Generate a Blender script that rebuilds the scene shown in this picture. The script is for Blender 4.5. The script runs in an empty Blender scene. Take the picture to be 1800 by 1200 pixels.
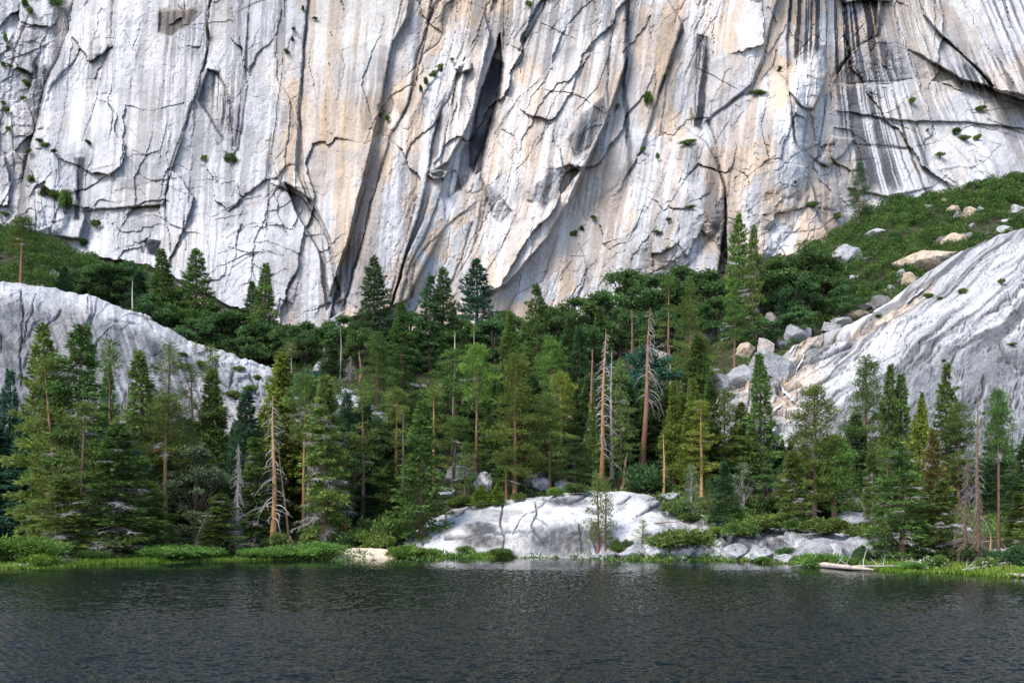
import bpy, math, random
import numpy as np

# ------------------------------------------------------------------ camera, sky, sun
scene = bpy.context.scene
F, CX, HY, CAMH = 1750.0, 900.0, 905.0, 6.0      # photo pixels (1800 x 1200), camera 6 m above the lake
cam_data = bpy.data.cameras.new("camera")
cam_data.sensor_width = 36.0
cam_data.lens = 35.0
cam_data.shift_y = (HY - 600.0) / 1800.0
cam_data.clip_start = 0.5
cam_data.clip_end = 3000.0
cam = bpy.data.objects.new("camera", cam_data)
scene.collection.objects.link(cam)
cam.location = (0, 0, CAMH)
cam.rotation_euler = (math.radians(90), 0, 0)
scene.camera = cam

SUN_EL, SUN_AZ = math.radians(50), math.radians(-136)   # azimuth clockwise from +Y: behind the camera to the left
world = bpy.data.worlds.new("World")
scene.world = world
world.use_nodes = True
wn = world.node_tree
wn.nodes.clear()
sky = wn.nodes.new("ShaderNodeTexSky")
sky.sky_type = 'NISHITA'
sky.sun_disc = False
sky.sun_elevation = SUN_EL
sky.sun_rotation = SUN_AZ
sky.altitude = 2000
sky.air_density = 1.0
sky.dust_density = 5.0
bgn = wn.nodes.new("ShaderNodeBackground")
bgn.inputs['Strength'].default_value = 0.15
wout = wn.nodes.new("ShaderNodeOutputWorld")
wn.links.new(sky.outputs[0], bgn.inputs[0])
wn.links.new(bgn.outputs[0], wout.inputs[0])

sun_data = bpy.data.lights.new("sun", 'SUN')
sun_data.energy = 2.0
sun_data.angle = math.radians(24)
sun_data.color = (1.0, 0.94, 0.86)
sun = bpy.data.objects.new("sun", sun_data)
scene.collection.objects.link(sun)
sd = np.array([math.sin(SUN_AZ) * math.cos(SUN_EL), math.cos(SUN_AZ) * math.cos(SUN_EL), math.sin(SUN_EL)])
from mathutils import Vector
sun.rotation_euler = Vector(sd).to_track_quat('Z', 'Y').to_euler()
sun.location = (-60, -60, 120)

scene.view_settings.view_transform = 'Standard'
scene.view_settings.look = 'None'
scene.view_settings.gamma = 1.0
scene.view_settings.exposure = 1.6
scene.cycles.max_bounces = 5
scene.cycles.diffuse_bounces = 3
scene.cycles.glossy_bounces = 2
scene.cycles.transmission_bounces = 2
scene.cycles.transparent_max_bounces = 4
scene.cycles.use_denoising = True

# ------------------------------------------------------------------ helpers
rng = np.random.default_rng(7)

def link(o, parent=None):
    scene.collection.objects.link(o)
    if parent is not None:
        o.parent = parent
    return o

def tag(o, label=None, cat=None, group=None, kind=None):
    if label: o["label"] = label
    if cat: o["category"] = cat
    if group: o["group"] = group
    if kind: o["kind"] = kind
    return o

def P(px, py, Y):
    return ((px - CX) / F * Y, Y, CAMH + (HY - py) / F * Y)

def hash2(ix, iy, seed):
    h = (ix.astype(np.int64) * 374761393 + iy.astype(np.int64) * 668265263 + seed * 974634791) & 0xFFFFFFFF
    h = ((h ^ (h >> 13)) * 1274126177) & 0xFFFFFFFF
    h = ((h ^ (h >> 16)) * 2246822519) & 0xFFFFFFFF
    h = h ^ (h >> 15)
    return (h & 0xFFFFFF) / float(0xFFFFFF)

def vn(x, y, seed=0):
    x = np.asarray(x, float); y = np.asarray(y, float)
    ix = np.floor(x); iy = np.floor(y)
    fx = x - ix; fy = y - iy
    fx = fx * fx * fx * (fx * (fx * 6 - 15) + 10); fy = fy * fy * fy * (fy * (fy * 6 - 15) + 10)
    a = hash2(ix, iy, seed); b = hash2(ix + 1, iy, seed)
    c = hash2(ix, iy + 1, seed); d = hash2(ix + 1, iy + 1, seed)
    return (a + (b - a) * fx) * (1 - fy) + (c + (d - c) * fx) * fy

def fbm(x, y, seed=0, octv=4, gain=0.5):
    s = 0.0; a = 1.0; t = 0.0
    for k in range(octv):
        s = s + a * (vn(x, y, seed + 17 * k) * 2 - 1); t += a
        a *= gain; x = x * 2.03 + 5.1; y = y * 2.03 + 3.7
    return s / t

def facets(u, v, seed, tilt=1.0):
    """plates: every cell a tilted plane; returns height (0-centred) and distance to the nearest border"""
    iu = np.floor(u); iv = np.floor(v)
    best = np.full(u.shape, 1e9); sec = np.full(u.shape, 1e9); h = np.zeros(u.shape)
    for dv in (-1, 0, 1):
        for du in (-1, 0, 1):
            cu = iu + du; cv = iv + dv
            jx = cu + hash2(cu, cv, seed); jy = cv + hash2(cu, cv, seed + 1)
            dx = u - jx; dy = v - jy
            d = dx * dx + dy * dy
            tx = hash2(cu, cv, seed + 2) * 2 - 1; ty = hash2(cu, cv, seed + 3) * 2 - 1
            off = hash2(cu, cv, seed + 4) * 2 - 1
            hh = off * 0.5 + tilt * (tx * dx + ty * dy)
            m = d < best
            sec = np.where(m, best, np.minimum(sec, d))
            h = np.where(m, hh, h)
            best = np.where(m, d, best)
    return h, np.sqrt(sec) - np.sqrt(best)

def sstep(a, b, x):
    t = np.clip((x - a) / (b - a), 0, 1)
    return t * t * (3 - 2 * t)

def poly_dist(px, py, pts, closed=False):
    """distance to polyline, signed side of the nearest segment"""
    best = np.full(px.shape, 1e18); side = np.zeros(px.shape)
    n = len(pts)
    for i in range(n if closed else n - 1):
        ax, ay = pts[i]; bx, by = pts[(i + 1) % n]
        dx, dy = bx - ax, by - ay
        L2 = dx * dx + dy * dy + 1e-9
        t = np.clip(((px - ax) * dx + (py - ay) * dy) / L2, 0, 1)
        ex = px - (ax + t * dx); ey = py - (ay + t * dy)
        d = ex * ex + ey * ey
        m = d < best
        best = np.where(m, d, best)
        side = np.where(m, np.sign(dx * ey - dy * ex), side)
    return np.sqrt(best), side

def inside(px, py, pts):
    c = np.zeros(px.shape, bool)
    n = len(pts)
    for i in range(n):
        ax, ay = pts[i]; bx, by = pts[(i + 1) % n]
        if ay == by: continue
        cond = ((ay > py) != (by > py)) & (px < (bx - ax) * (py - ay) / (by - ay) + ax)
        c ^= cond
    return c

def region_w(px, py, pts, f):
    d, _ = poly_dist(px, py, pts, True)
    sdist = np.where(inside(px, py, pts), d, -d)
    return sstep(-f, f, sdist)

class Sub:
    """bounding box slice of a grid for a traced shape"""
    def __init__(s, gx, gy, pts, m):
        xs = [p[0] for p in pts]; ys = [p[1] for p in pts]
        ax, ay = gx[0], gy[:, 0]
        i0, i1 = np.searchsorted(ax, [min(xs) - m, max(xs) + m])
        j0, j1 = np.searchsorted(ay, [min(ys) - m, max(ys) + m])
        s.sl = (slice(j0, j1), slice(i0, i1))
        s.ok = i1 > i0 and j1 > j0

def mesh_from(name, verts, quads, smooth=False):
    verts = np.asarray(verts, np.float32); quads = np.asarray(quads, np.int32)
    me = bpy.data.meshes.new(name)
    me.vertices.add(len(verts)); me.vertices.foreach_set("co", verts.ravel())
    nf = len(quads)
    me.loops.add(nf * 4); me.loops.foreach_set("vertex_index", quads.ravel())
    me.polygons.add(nf)
    me.polygons.foreach_set("loop_start", np.arange(0, nf * 4, 4, dtype=np.int32))
    me.polygons.foreach_set("loop_total", np.full(nf, 4, np.int32))
    me.polygons.foreach_set("use_smooth", np.full(nf, smooth, bool))
    me.update(calc_edges=True)
    return me

def grid_mesh(name, V, smooth=True, attr=None):
    """V (rows, cols, 3); attr (rows, cols, 4) goes to the colour attribute 'stain'"""
    r, c = V.shape[:2]
    idx = np.arange(r * c).reshape(r, c)
    q = np.stack([idx[:-1, :-1], idx[:-1, 1:], idx[1:, 1:], idx[1:, :-1]], -1).reshape(-1, 4)
    me = mesh_from(name, V.reshape(-1, 3), q, smooth)
    if attr is not None:
        ca = me.color_attributes.new("stain", 'FLOAT_COLOR', 'POINT')
        ca.data.foreach_set("color", attr.reshape(-1, 4).astype(np.float32).ravel())
        la = me.attributes.new("lichen", 'FLOAT', 'POINT')
        la.data.foreach_set("value", attr[..., 3].astype(np.float32).ravel())
    return me

class MB:
    def __init__(s): s.v = []; s.q = []; s.n = 0
    def add(s, v, q):
        v = np.asarray(v, float).reshape(-1, 3); q = np.asarray(q, int).reshape(-1, 4)
        s.v.append(v); s.q.append(q + s.n); s.n += len(v)
    def tube(s, pts, rad, seg=6):
        pts = np.asarray(pts, float); rad = np.asarray(rad, float); n = len(pts)
        d = np.gradient(pts, axis=0); d /= np.linalg.norm(d, axis=1)[:, None] + 1e-9
        ref = np.where(np.abs(d[:, 2:3]) > 0.9, np.array([[1., 0, 0]]), np.array([[0, 0, 1.]]))
        a = np.cross(d, ref); a /= np.linalg.norm(a, axis=1)[:, None] + 1e-9
        b = np.cross(d, a)
        th = np.arange(seg) / seg * 2 * math.pi
        ring = pts[:, None] + rad[:, None, None] * (np.cos(th)[None, :, None] * a[:, None] + np.sin(th)[None, :, None] * b[:, None])
        idx = np.arange(n * seg).reshape(n, seg)
        nx = np.roll(idx, -1, 1)
        q = np.stack([idx[:-1], nx[:-1], nx[1:], idx[1:]], -1).reshape(-1, 4)
        s.add(ring, q)
    def leaves(s, p, d, L, w, r):
        """rhombic blades: base points p, directions d, lengths L, half-widths w"""
        p = np.asarray(p, float); n = len(p)
        if n == 0: return
        d = d / (np.linalg.norm(d, axis=1)[:, None] + 1e-9)
        k = r.normal(size=(n, 3)); sd_ = np.cross(d, k); sd_ /= np.linalg.norm(sd_, axis=1)[:, None] + 1e-9
        L = np.broadcast_to(L, (n,))[:, None]; w = np.broadcast_to(w, (n,))[:, None]
        mid = p + d * L * 0.45
        v = np.stack([p, mid + sd_ * w, p + d * L, mid - sd_ * w], 1)
        s.add(v, np.arange(n * 4).reshape(n, 4))
    def mesh(s, name, smooth=False):
        if not s.v: return mesh_from(name, np.zeros((4, 3)), np.array([[0, 1, 2, 3]]))
        return mesh_from(name, np.concatenate(s.v), np.concatenate(s.q), smooth)
    def build(s, name, mat, parent=None, smooth=False):
        me = s.mesh(name, smooth); me.materials.append(mat)
        return link(bpy.data.objects.new(name, me), parent)

# ------------------------------------------------------------------ materials
class NT:
    def __init__(s, name):
        s.m = bpy.data.materials.new(name); s.m.use_nodes = True
        s.t = s.m.node_tree; s.t.nodes.clear()
        s.out = s.n("OutputMaterial")
    def n(s, typ, **kw):
        nd = s.t.nodes.new("ShaderNode" + typ)
        for k, v in kw.items():
            if k.startswith("i_"):
                nd.inputs[int(k[2:])].default_value = v
            else:
                setattr(nd, k, v)
        return nd
    def l(s, a, b): s.t.links.new(a, b)
    def mix(s, fac, a, b, blend='MIX'):
        m = s.n("MixRGB", blend_type=blend)
        for sock, v in zip(m.inputs, (fac, a, b)):
            if isinstance(v, bpy.types.NodeSocket): s.l(v, sock)
            else: sock.default_value = v if not isinstance(v, tuple) or len(v) == 4 else (*v, 1)
        return m.outputs[0]
    def math(s, op, a, b=0.0, clamp=False):
        m = s.n("Math", operation=op, use_clamp=clamp)
        for sock, v in zip(m.inputs, (a, b)):
            if isinstance(v, bpy.types.NodeSocket): s.l(v, sock)
            else: sock.default_value = v
        return m.outputs[0]
    def ramp(s, fac, stops):
        r = s.n("ValToRGB"); e = r.color_ramp.elements
        while len(e) < len(stops): e.new(0.5)
        for el, (p, c) in zip(e, stops):
            el.position = p; el.color = (c, c, c, 1) if not isinstance(c, tuple) else (*c, 1)
        s.l(fac, r.inputs[0])
        return r.outputs[0]
    def noise(s, vec, scale, detail=4, rough=0.55, dist=0.0):
        nd = s.n("TexNoise"); nd.inputs['Scale'].default_value = scale
        nd.inputs['Detail'].default_value = detail; nd.inputs['Roughness'].default_value = rough
        nd.inputs['Distortion'].default_value = dist
        if vec is not None: s.l(vec, nd.inputs['Vector'])
        return nd.outputs[0]
    def mapping(s, vec, sc=(1, 1, 1), rot=(0, 0, 0)):
        m = s.n("Mapping"); m.inputs['Scale'].default_value = sc; m.inputs['Rotation'].default_value = rot
        s.l(vec, m.inputs[0])
        return m.outputs[0]
    def bump(s, h, strength, dist, normal=None):
        b = s.n("Bump"); b.inputs['Strength'].default_value = strength; b.inputs['Distance'].default_value = dist
        s.l(h, b.inputs['Height'])
        if normal is not None: s.l(normal, b.inputs['Normal'])
        return b.outputs[0]
    def principled(s, col, rough=0.9, spec=0.2, normal=None):
        p = s.n("BsdfPrincipled")
        if isinstance(col, bpy.types.NodeSocket): s.l(col, p.inputs['Base Color'])
        else: p.inputs['Base Color'].default_value = (*col, 1)
        if isinstance(rough, bpy.types.NodeSocket): s.l(rough, p.inputs['Roughness'])
        else: p.inputs['Roughness'].default_value = rough
        p.inputs['Specular IOR Level'].default_value = spec
        if normal is not None: s.l(normal, p.inputs['Normal'])
        s.l(p.outputs[0], s.out.inputs[0])
        return p

def granite_mat(name, base, tan, dark, pale, fine=0.9, bump=0.35, lich=0.25, streak=0.3, gdark=.40):
    """stain attribute: r = black water streak and, on the wall, painted shade, g = tan oxide, b = fresh pale rock, a = grey lichen"""
    t = NT(name)
    geo = t.n("NewGeometry").outputs['Position']
    at = t.n("Attribute", attribute_name="stain")
    sep = t.n("SeparateColor"); t.l(at.outputs['Color'], sep.inputs[0])
    n1 = t.noise(geo, 0.12, 6, 0.6)
    n2 = t.noise(geo, fine, 5, 0.7)
    n3 = t.noise(geo, 4.5, 2, 0.6)
    c = t.mix(t.ramp(n1, [(0.35, 0.0), (0.65, 1.0)]), tuple(x * 0.86 for x in base), base)
    c = t.mix(sep.outputs[1], c, tan)
    c = t.mix(sep.outputs[2], c, pale)
    lic = t.n("Attribute", attribute_name="lichen").outputs['Fac']
    c = t.mix(lic, c, tuple(x * gdark for x in base))
    c = t.mix(sep.outputs[0], c, dark)
    sp = t.ramp(n2, [(0.3, 0.72), (0.5, 1.0), (0.75, 1.08)])
    c = t.mix(0.7, c, sp, 'MULTIPLY')
    n4 = t.noise(t.mapping(geo, (1.1, 1.1, .10)), 0.8, 5, 0.65, 0.3)
    c = t.mix(streak, c, t.ramp(n4, [(.34, .42), (.5, 1.0), (.7, 1.15)]), 'MULTIPLY')
    sp2 = t.ramp(n3, [(0.32, 0.55), (0.5, 1.0)])
    c = t.mix(lich, c, sp2, 'MULTIPLY')
    b1 = t.bump(n2, bump, 1.2)
    b2 = t.bump(n3, bump, 0.25, b1)
    t.principled(c, 0.9, 0.15, b2)
    return t.m

def foliage_mat(name, trans=0.25, vary=0.55, scale=0.45):
    t = NT(name)
    oi = t.n("ObjectInfo")
    tc = t.n("TexCoord").outputs['Object']
    nz = t.noise(tc, scale, 3, 0.6)
    isl = t.n("NewGeometry").outputs['Random Per Island']
    v = t.ramp(nz, [(0.3, 1 - vary), (0.72, 1 + vary)])
    c = t.mix(1.0, oi.outputs['Color'], v, 'MULTIPLY')
    iv = t.ramp(isl, [(0.0, 0.6), (1.0, 1.4)])
    c = t.mix(1.0, c, iv, 'MULTIPLY')
    # a few yellowing blades
    yel = t.ramp(isl, [(0.86, 0.0), (1.0, 0.3)])
    c = t.mix(yel, c, (0.16, 0.17, 0.04))
    df = t.n("BsdfDiffuse"); t.l(c, df.inputs[0])
    tr = t.n("BsdfTranslucent"); t.l(c, tr.inputs[0])
    mx = t.n("MixShader"); mx.inputs[0].default_value = trans
    t.l(df.outputs[0], mx.inputs[1]); t.l(tr.outputs[0], mx.inputs[2])
    t.l(mx.outputs[0], t.out.inputs[0])
    return t.m

def bark_mat(name):
    t = NT(name)
    oi = t.n("ObjectInfo")
    tc = t.n("TexCoord").outputs['Object']
    nz = t.noise(t.mapping(tc, (5, 5, 0.7)), 1.5, 5, 0.65)
    n2 = t.noise(t.mapping(tc, (0.6, 0.6, 0.25)), 1.0, 3, 0.6)
    c = t.mix(1.0, oi.outputs['Color'], t.ramp(nz, [(0.3, 0.45), (0.7, 1.35)]), 'MULTIPLY')
    c = t.mix(t.ramp(n2, [(0.45, 0.0), (0.7, 0.45)]), c, (0.20, 0.17, 0.15))
    t.principled(c, 0.9, 0.1, t.bump(nz, 0.7, 0.1))
    return t.m

M_LEAF = foliage_mat("conifer_needles", 0.38)
M_BROAD = foliage_mat("broad_leaves", 0.4, 0.5, 0.35)
M_BARK = bark_mat("bark")
M_TWIG = bark_mat("dead_twigs")
# ------------------------------------------------------------------ the big granite wall
def axis(lo, a, b, hi, fine, coarse):
    return np.concatenate([np.arange(lo, a, coarse), np.arange(a, b, fine), np.arange(b, hi + coarse, coarse)])

gxa = axis(-420, -24, 1824, 2240, 1.75, 9.0)
gya = axis(-330, -20, 640, 760, 1.75, 8.0)
GX, GY = np.meshgrid(gxa, gya)

def cliff_depth(px, py):
    base = np.interp(px, [-400, 0, 120, 300, 700, 1100, 1400, 1500, 1700, 2200], [372, 380, 384, 378, 368, 372, 372, 392, 402, 392])
    return base + (600 - py) * 0.095

# lean of the joints: how far a joint moves sideways per pixel of fall
LEAN = np.interp(GX, [-300, 100, 350, 560, 720, 900, 1050, 1250, 1400, 1470, 1540, 1660, 2200],
                 [-.15, -.25, -.18, -.16, -.34, -.50, -.52, -.36, -.22, .10, .24, .42, .5])
wx = GX + 7 * fbm(GX / 45, GY / 45, 3, 3) + 2.2 * fbm(GX / 9, GY / 9, 4, 2)
wy = GY + 9 * fbm(GX / 45, GY / 45, 5, 3) + 2.2 * fbm(GX / 9, GY / 9, 6, 2)
cwx = GX + 2.0 * fbm(GX / 38, GY / 38, 7, 2) + .8 * fbm(GX / 7, GY / 7, 8, 2)
cwy = GY + 2.0 * fbm(GX / 38, GY / 38, 9, 2) + .8 * fbm(GX / 7, GY / 7, 10, 2)
U = wx - LEAN * (wy - 250)

def W(pts, f): return region_w(wx, wy, pts, f)

rough = 0.55 + 0.45 * sstep(620, 760, GX)                                   # left wall is smoother
blocky = np.maximum(W([(-420, -330), (120, -330), (70, 250), (110, 420), (-420, 500)], 25),
                    W([(1130, 250), (1240, 215), (1340, 130), (1470, 150), (1470, 290), (1490, 400), (1290, 480), (1060, 490), (1090, 380)], 30))
slabby = W([(1480, 180), (1600, 130), (1850, 190), (1850, 380), (1500, 380)], 30)

R = 3.2 * fbm(U / 220, GY / 300, 11, 3)
f1, e1 = facets(U / 95 + .3 * fbm(U / 60, GY / 90, 21, 2), wy / 260, 31, 1.7)
f2, e2 = facets(U / 36, wy / 105, 41, 1.6)
f3, e3 = facets(U / 13, wy / 38, 51, 1.6)
f4, e4 = facets((wx - LEAN * .8 * (wy - 250)) / 46, wy / 72, 61, 1.7)                    # squat blocks
f5, e5 = facets(wx / 15, wy / 14, 71, 1.6)
mod1 = sstep(.35, .65, vn(GX / 160, GY / 160, 81)); mod2 = sstep(.35, .7, vn(GX / 110, GY / 130, 82))
amp = rough * (1 - .55 * blocky) * (1 - .6 * slabby)
R += amp * (3.0 * f1 + 1.1 * f2 * (.2 + .8 * mod1) + .25 * f3 * mod2)
R += blocky * (2.2 * f4 + .45 * f5) + mod2 * .16 * f5 * (1 - blocky)
# exfoliation lips on the left wall and low on the right: waves of short horizontal shells
lowleft = W([(120, 270), (560, 300), (640, 560), (420, 560), (230, 470), (100, 400)], 40)
fl, el = facets(wx / 70 + wy / 120, wy / 26 + 1.2 * fbm(GX / 90, GY / 60, 91, 2), 95, 1.6)
R += (0.12 + 1.0 * lowleft + .5 * slabby) * .62 * fl
R += .38 * fbm(U / 22, GY / 34, 13, 4) * (.5 + .5 * mod1)
R += .14 * fbm(GX / 5, GY / 5, 14, 2)
# joints along the plate borders
for e, wdt, dep in ((e1, .02, .8), (e2, .03, .4)):
    R -= dep * np.exp(-(e / wdt) ** 2) * amp * mod2
R -= blocky * .35 * np.exp(-(e4 / .04) ** 2)

for bx, by, rx, ry, hh in ((1180, 370, 92, 135, 11), (1345, 300, 82, 170, 12), (1418, 150, 30, 75, 5), (1000, 250, 130, 170, 5), (1440, 385, 46, 60, 6), (420, 470, 120, 110, 3), (1740, 300, 90, 70, 4), (60, 370, 70, 60, 5)):
    R += hh * np.clip(1 - np.abs((wx - bx - LEAN * (wy - by)) / rx) ** 2.2 - np.abs((wy - by) / ry) ** 2.2, 0, 1) ** .8
STAIN_SHADE = np.zeros(GX.shape + (4,))
crackstain = np.zeros(GX.shape)

# slabs that stand out of (or back into) the wall: outline, height in metres, tilt per 100 px
SLABS = [
 ([(-420, -330), (150, -330), (132, 0), (122, 60), (100, 112), (78, 152), (70, 205), (58, 240), (40, 330), (30, 420), (-420, 520)], -7, -3, 0),
 ([(197, -40), (375, -40), (364, 30), (366, 75), (352, 140), (328, 215), (302, 300), (285, 360), (140, 370), (142, 290), (172, 165), (195, 85)], 1.6, .8, .4),
 ([(282, 18), (350, 8), (358, 22), (338, 42), (300, 66), (278, 58)], -.7, .3, -1.5),
 ([(365, 122), (383, 130), (397, 155), (408, 190), (411, 236), (393, 246), (372, 212), (348, 178)], -3.6, 1, -1),
 ([(384, 118), (420, 60), (436, 150), (418, 260), (408, 275), (412, 235), (408, 190)], 1.2, -1, 0),
 ([(497, -40), (545, -40), (535, 60), (528, 190), (521, 300), (545, 360), (500, 330), (483, 300), (489, 190), (499, 120)], 3.0, -2.5, 0),
 ([(545, -40), (720, -40), (716, 30), (690, 75), (668, 195), (642, 300), (612, 420), (580, 520), (560, 380), (535, 320), (528, 190), (538, 60)], 4.0, 1.2, .4),
 ([(500, 320), (548, 352), (580, 420), (598, 520), (575, 545), (560, 440), (520, 370)], -4.5, 2, 0),
 ([(716, 0), (752, -40), (760, 10), (746, 70), (728, 150), (700, 225), (676, 290), (655, 350), (640, 430), (622, 480), (608, 545), (580, 560), (600, 470), (640, 330), (672, 200), (692, 90)], -1.0, 3.5, .3),
 ([(762, 10), (800, -40), (832, -40), (806, 60), (800, 120), (775, 190), (760, 250), (752, 305), (735, 380), (715, 440), (685, 540), (612, 560), (640, 440), (668, 330), (700, 240), (728, 170), (746, 80)], 2.4, -1.2, .6),
 ([(799, 121), (820, 107), (830, 112), (827, 123), (812, 127)], 4.2, 0, 5),
 ([(832, 55), (850, 20), (862, 60), (846, 130), (832, 195), (812, 240), (786, 285), (756, 304), (768, 250), (790, 200), (812, 130), (822, 95)], 5.0, 1.5, .6),
 ([(878, 60), (884, 118), (872, 180), (852, 246), (834, 300), (816, 330), (790, 346), (795, 290), (830, 236), (834, 200), (850, 150), (866, 105)], -4.5, -5.5, 0),
 ([(752, 306), (770, 297), (788, 299), (782, 312), (762, 314)], 3.4, 0, 6),
 ([(788, 305), (800, 300), (812, 335), (790, 385), (770, 420), (745, 470), (716, 525), (690, 535), (715, 450), (742, 390), (760, 330)], 2.4, -3.5, .4),
 ([(884, 60), (905, -40), (945, -40), (930, 40), (908, 120), (886, 175), (860, 245), (846, 300), (836, 305), (852, 246), (874, 178), (886, 118)], -1.4, 3.0, 0),
 ([(1010, 45), (1060, 25), (1102, -40), (1104, 100), (1070, 202), (1050, 245), (1030, 292), (1006, 345), (960, 420), (890, 500), (820, 530), (858, 420), (868, 370), (846, 312), (852, 282), (868, 240), (898, 196), (940, 152), (986, 92)], 5.0, 1.6, .8),
 ([(962, 300), (1002, 288), (1020, 300), (992, 334), (962, 362), (926, 350), (940, 322)], -1.6, -5.5, -3),
 ([(996, 240), (1020, 200), (1062, 165), (1070, 204), (1036, 262), (1012, 275)], -1.2, -5, -4),
 ([(860, 330), (880, 345), (900, 372), (884, 392), (868, 382), (862, 360)], -2.5, -2, -6),
 ([(1104, -40), (1150, -40), (1200, 40), (1172, 120), (1150, 190), (1128, 262), (1090, 330), (1030, 390), (1010, 346), (1032, 292), (1052, 245), (1072, 204), (1104, 110)], .8, 2.2, .2),
 ([(1200, 40), (1300, -40), (1380, -40), (1362, 20), (1340, 100), (1320, 150), (1240, 215), (1225, 240), (1160, 240), (1175, 120)], 1.5, 1.4, 0),
 ([(1226, 62), (1244, 66), (1240, 222), (1221, 216)], -.8, -1, 0),
 ([(1392, -40), (1550, -40), (1536, 68), (1500, 92), (1462, 145), (1445, 78), (1430, 64), (1384, 120), (1385, 60)], -5.0, -1, 0),
 ([(1430, 64), (1448, 78), (1453, 130), (1441, 166), (1430, 192), (1413, 190), (1386, 160), (1383, 128), (1402, 100)], 4.0, 2.4, 1.4),
 ([(1130, 262), (1162, 240), (1206, 226), (1240, 250), (1262, 290), (1275, 330), (1272, 400), (1240, 640), (1050, 640), (1080, 390), (1100, 330)], 6.0, 1.2, 2.2),
 ([(1240, 218), (1290, 174), (1330, 150), (1356, 118), (1382, 140), (1390, 180), (1396, 250), (1420, 290), (1440, 380), (1470, 440), (1440, 640), (1280, 640), (1276, 330), (1262, 285)], 7.0, 1.6, 2.2),
 ([(1440, 286), (1462, 240), (1502, 245), (1482, 274), (1456, 292)], 3.0, -3, -2),
 ([(1395, 180), (1420, 196), (1432, 240), (1420, 292), (1398, 250)], 1.5, -4, 0),
 ([(1540, 66), (1582, 84), (1622, 101), (1664, 126), (1692, 142), (1690, 156), (1650, 146), (1600, 140), (1560, 150), (1500, 150), (1466, 146), (1480, 110), (1502, 92)], -3.0, 1.0, -3),
 ([(1556, -40), (1620, -40), (1626, 30), (1656, 66), (1700, 104), (1750, 160), (1850, 190), (1850, 176), (1692, 140), (1622, 99), (1542, 62)], 3.6, 2.5, 1.5),
 ([(1620, -40), (1850, -40), (1850, 176), (1752, 158), (1722, 122), (1692, 96), (1652, 60), (1622, 26)], 5.5, -1, 2.0),
 ([(1652, 145), (1692, 132), (1690, 158), (1668, 150)], 2.6, -2, 4),
 ([(1468, 150), (1600, 140), (1660, 150), (1850, 200), (1850, 230), (1700, 215), (1580, 212), (1470, 196)], 1.0, 0, 1.5),
 ([(1500, 255), (1600, 258), (1640, 330), (1560, 345), (1490, 330)], .9, -.5, 1.6),
 ([(1690, 340), (1710, 268), (1742, 282), (1800, 330), (1790, 350)], 2.6, -2, 1),
 ([(245, 418), (282, 424), (278, 452), (252, 446)], -1.6, -2, -3),
 ([(40, 330), (130, 330), (150, 380), (140, 420), (60, 410)], 3.2, 1.5, 1),
]
for pts, h, tx, ty in SLABS:
    s = Sub(GX, GY, pts, 26)
    if not s.ok: continue
    x = cwx[s.sl]; y = cwy[s.sl]
    cx = sum(p[0] for p in pts) / len(pts); cy = sum(p[1] for p in pts) / len(pts)
    w = region_w(x, y, pts, 1.6)
    R[s.sl] += w * (h * 1.25 + 2.4 * tx * (np.clip(x, -60, 1860) - cx) / 100 + 2.4 * ty * (y - cy) / 100)
    d, _ = poly_dist(x, y, pts, True)
    # open joint round the slab, wider and narrower along its length
    R[s.sl] -= np.exp(-(d / 2.2) ** 2) * .5 * sstep(.3, .75, vn(x / 30, y / 30, 301))
    crackstain[s.sl] = np.maximum(crackstain[s.sl], np.exp(-(d / 2.4) ** 2) * .55 * sstep(.35, .7, vn(x / 30, y / 30, 302)))

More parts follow.
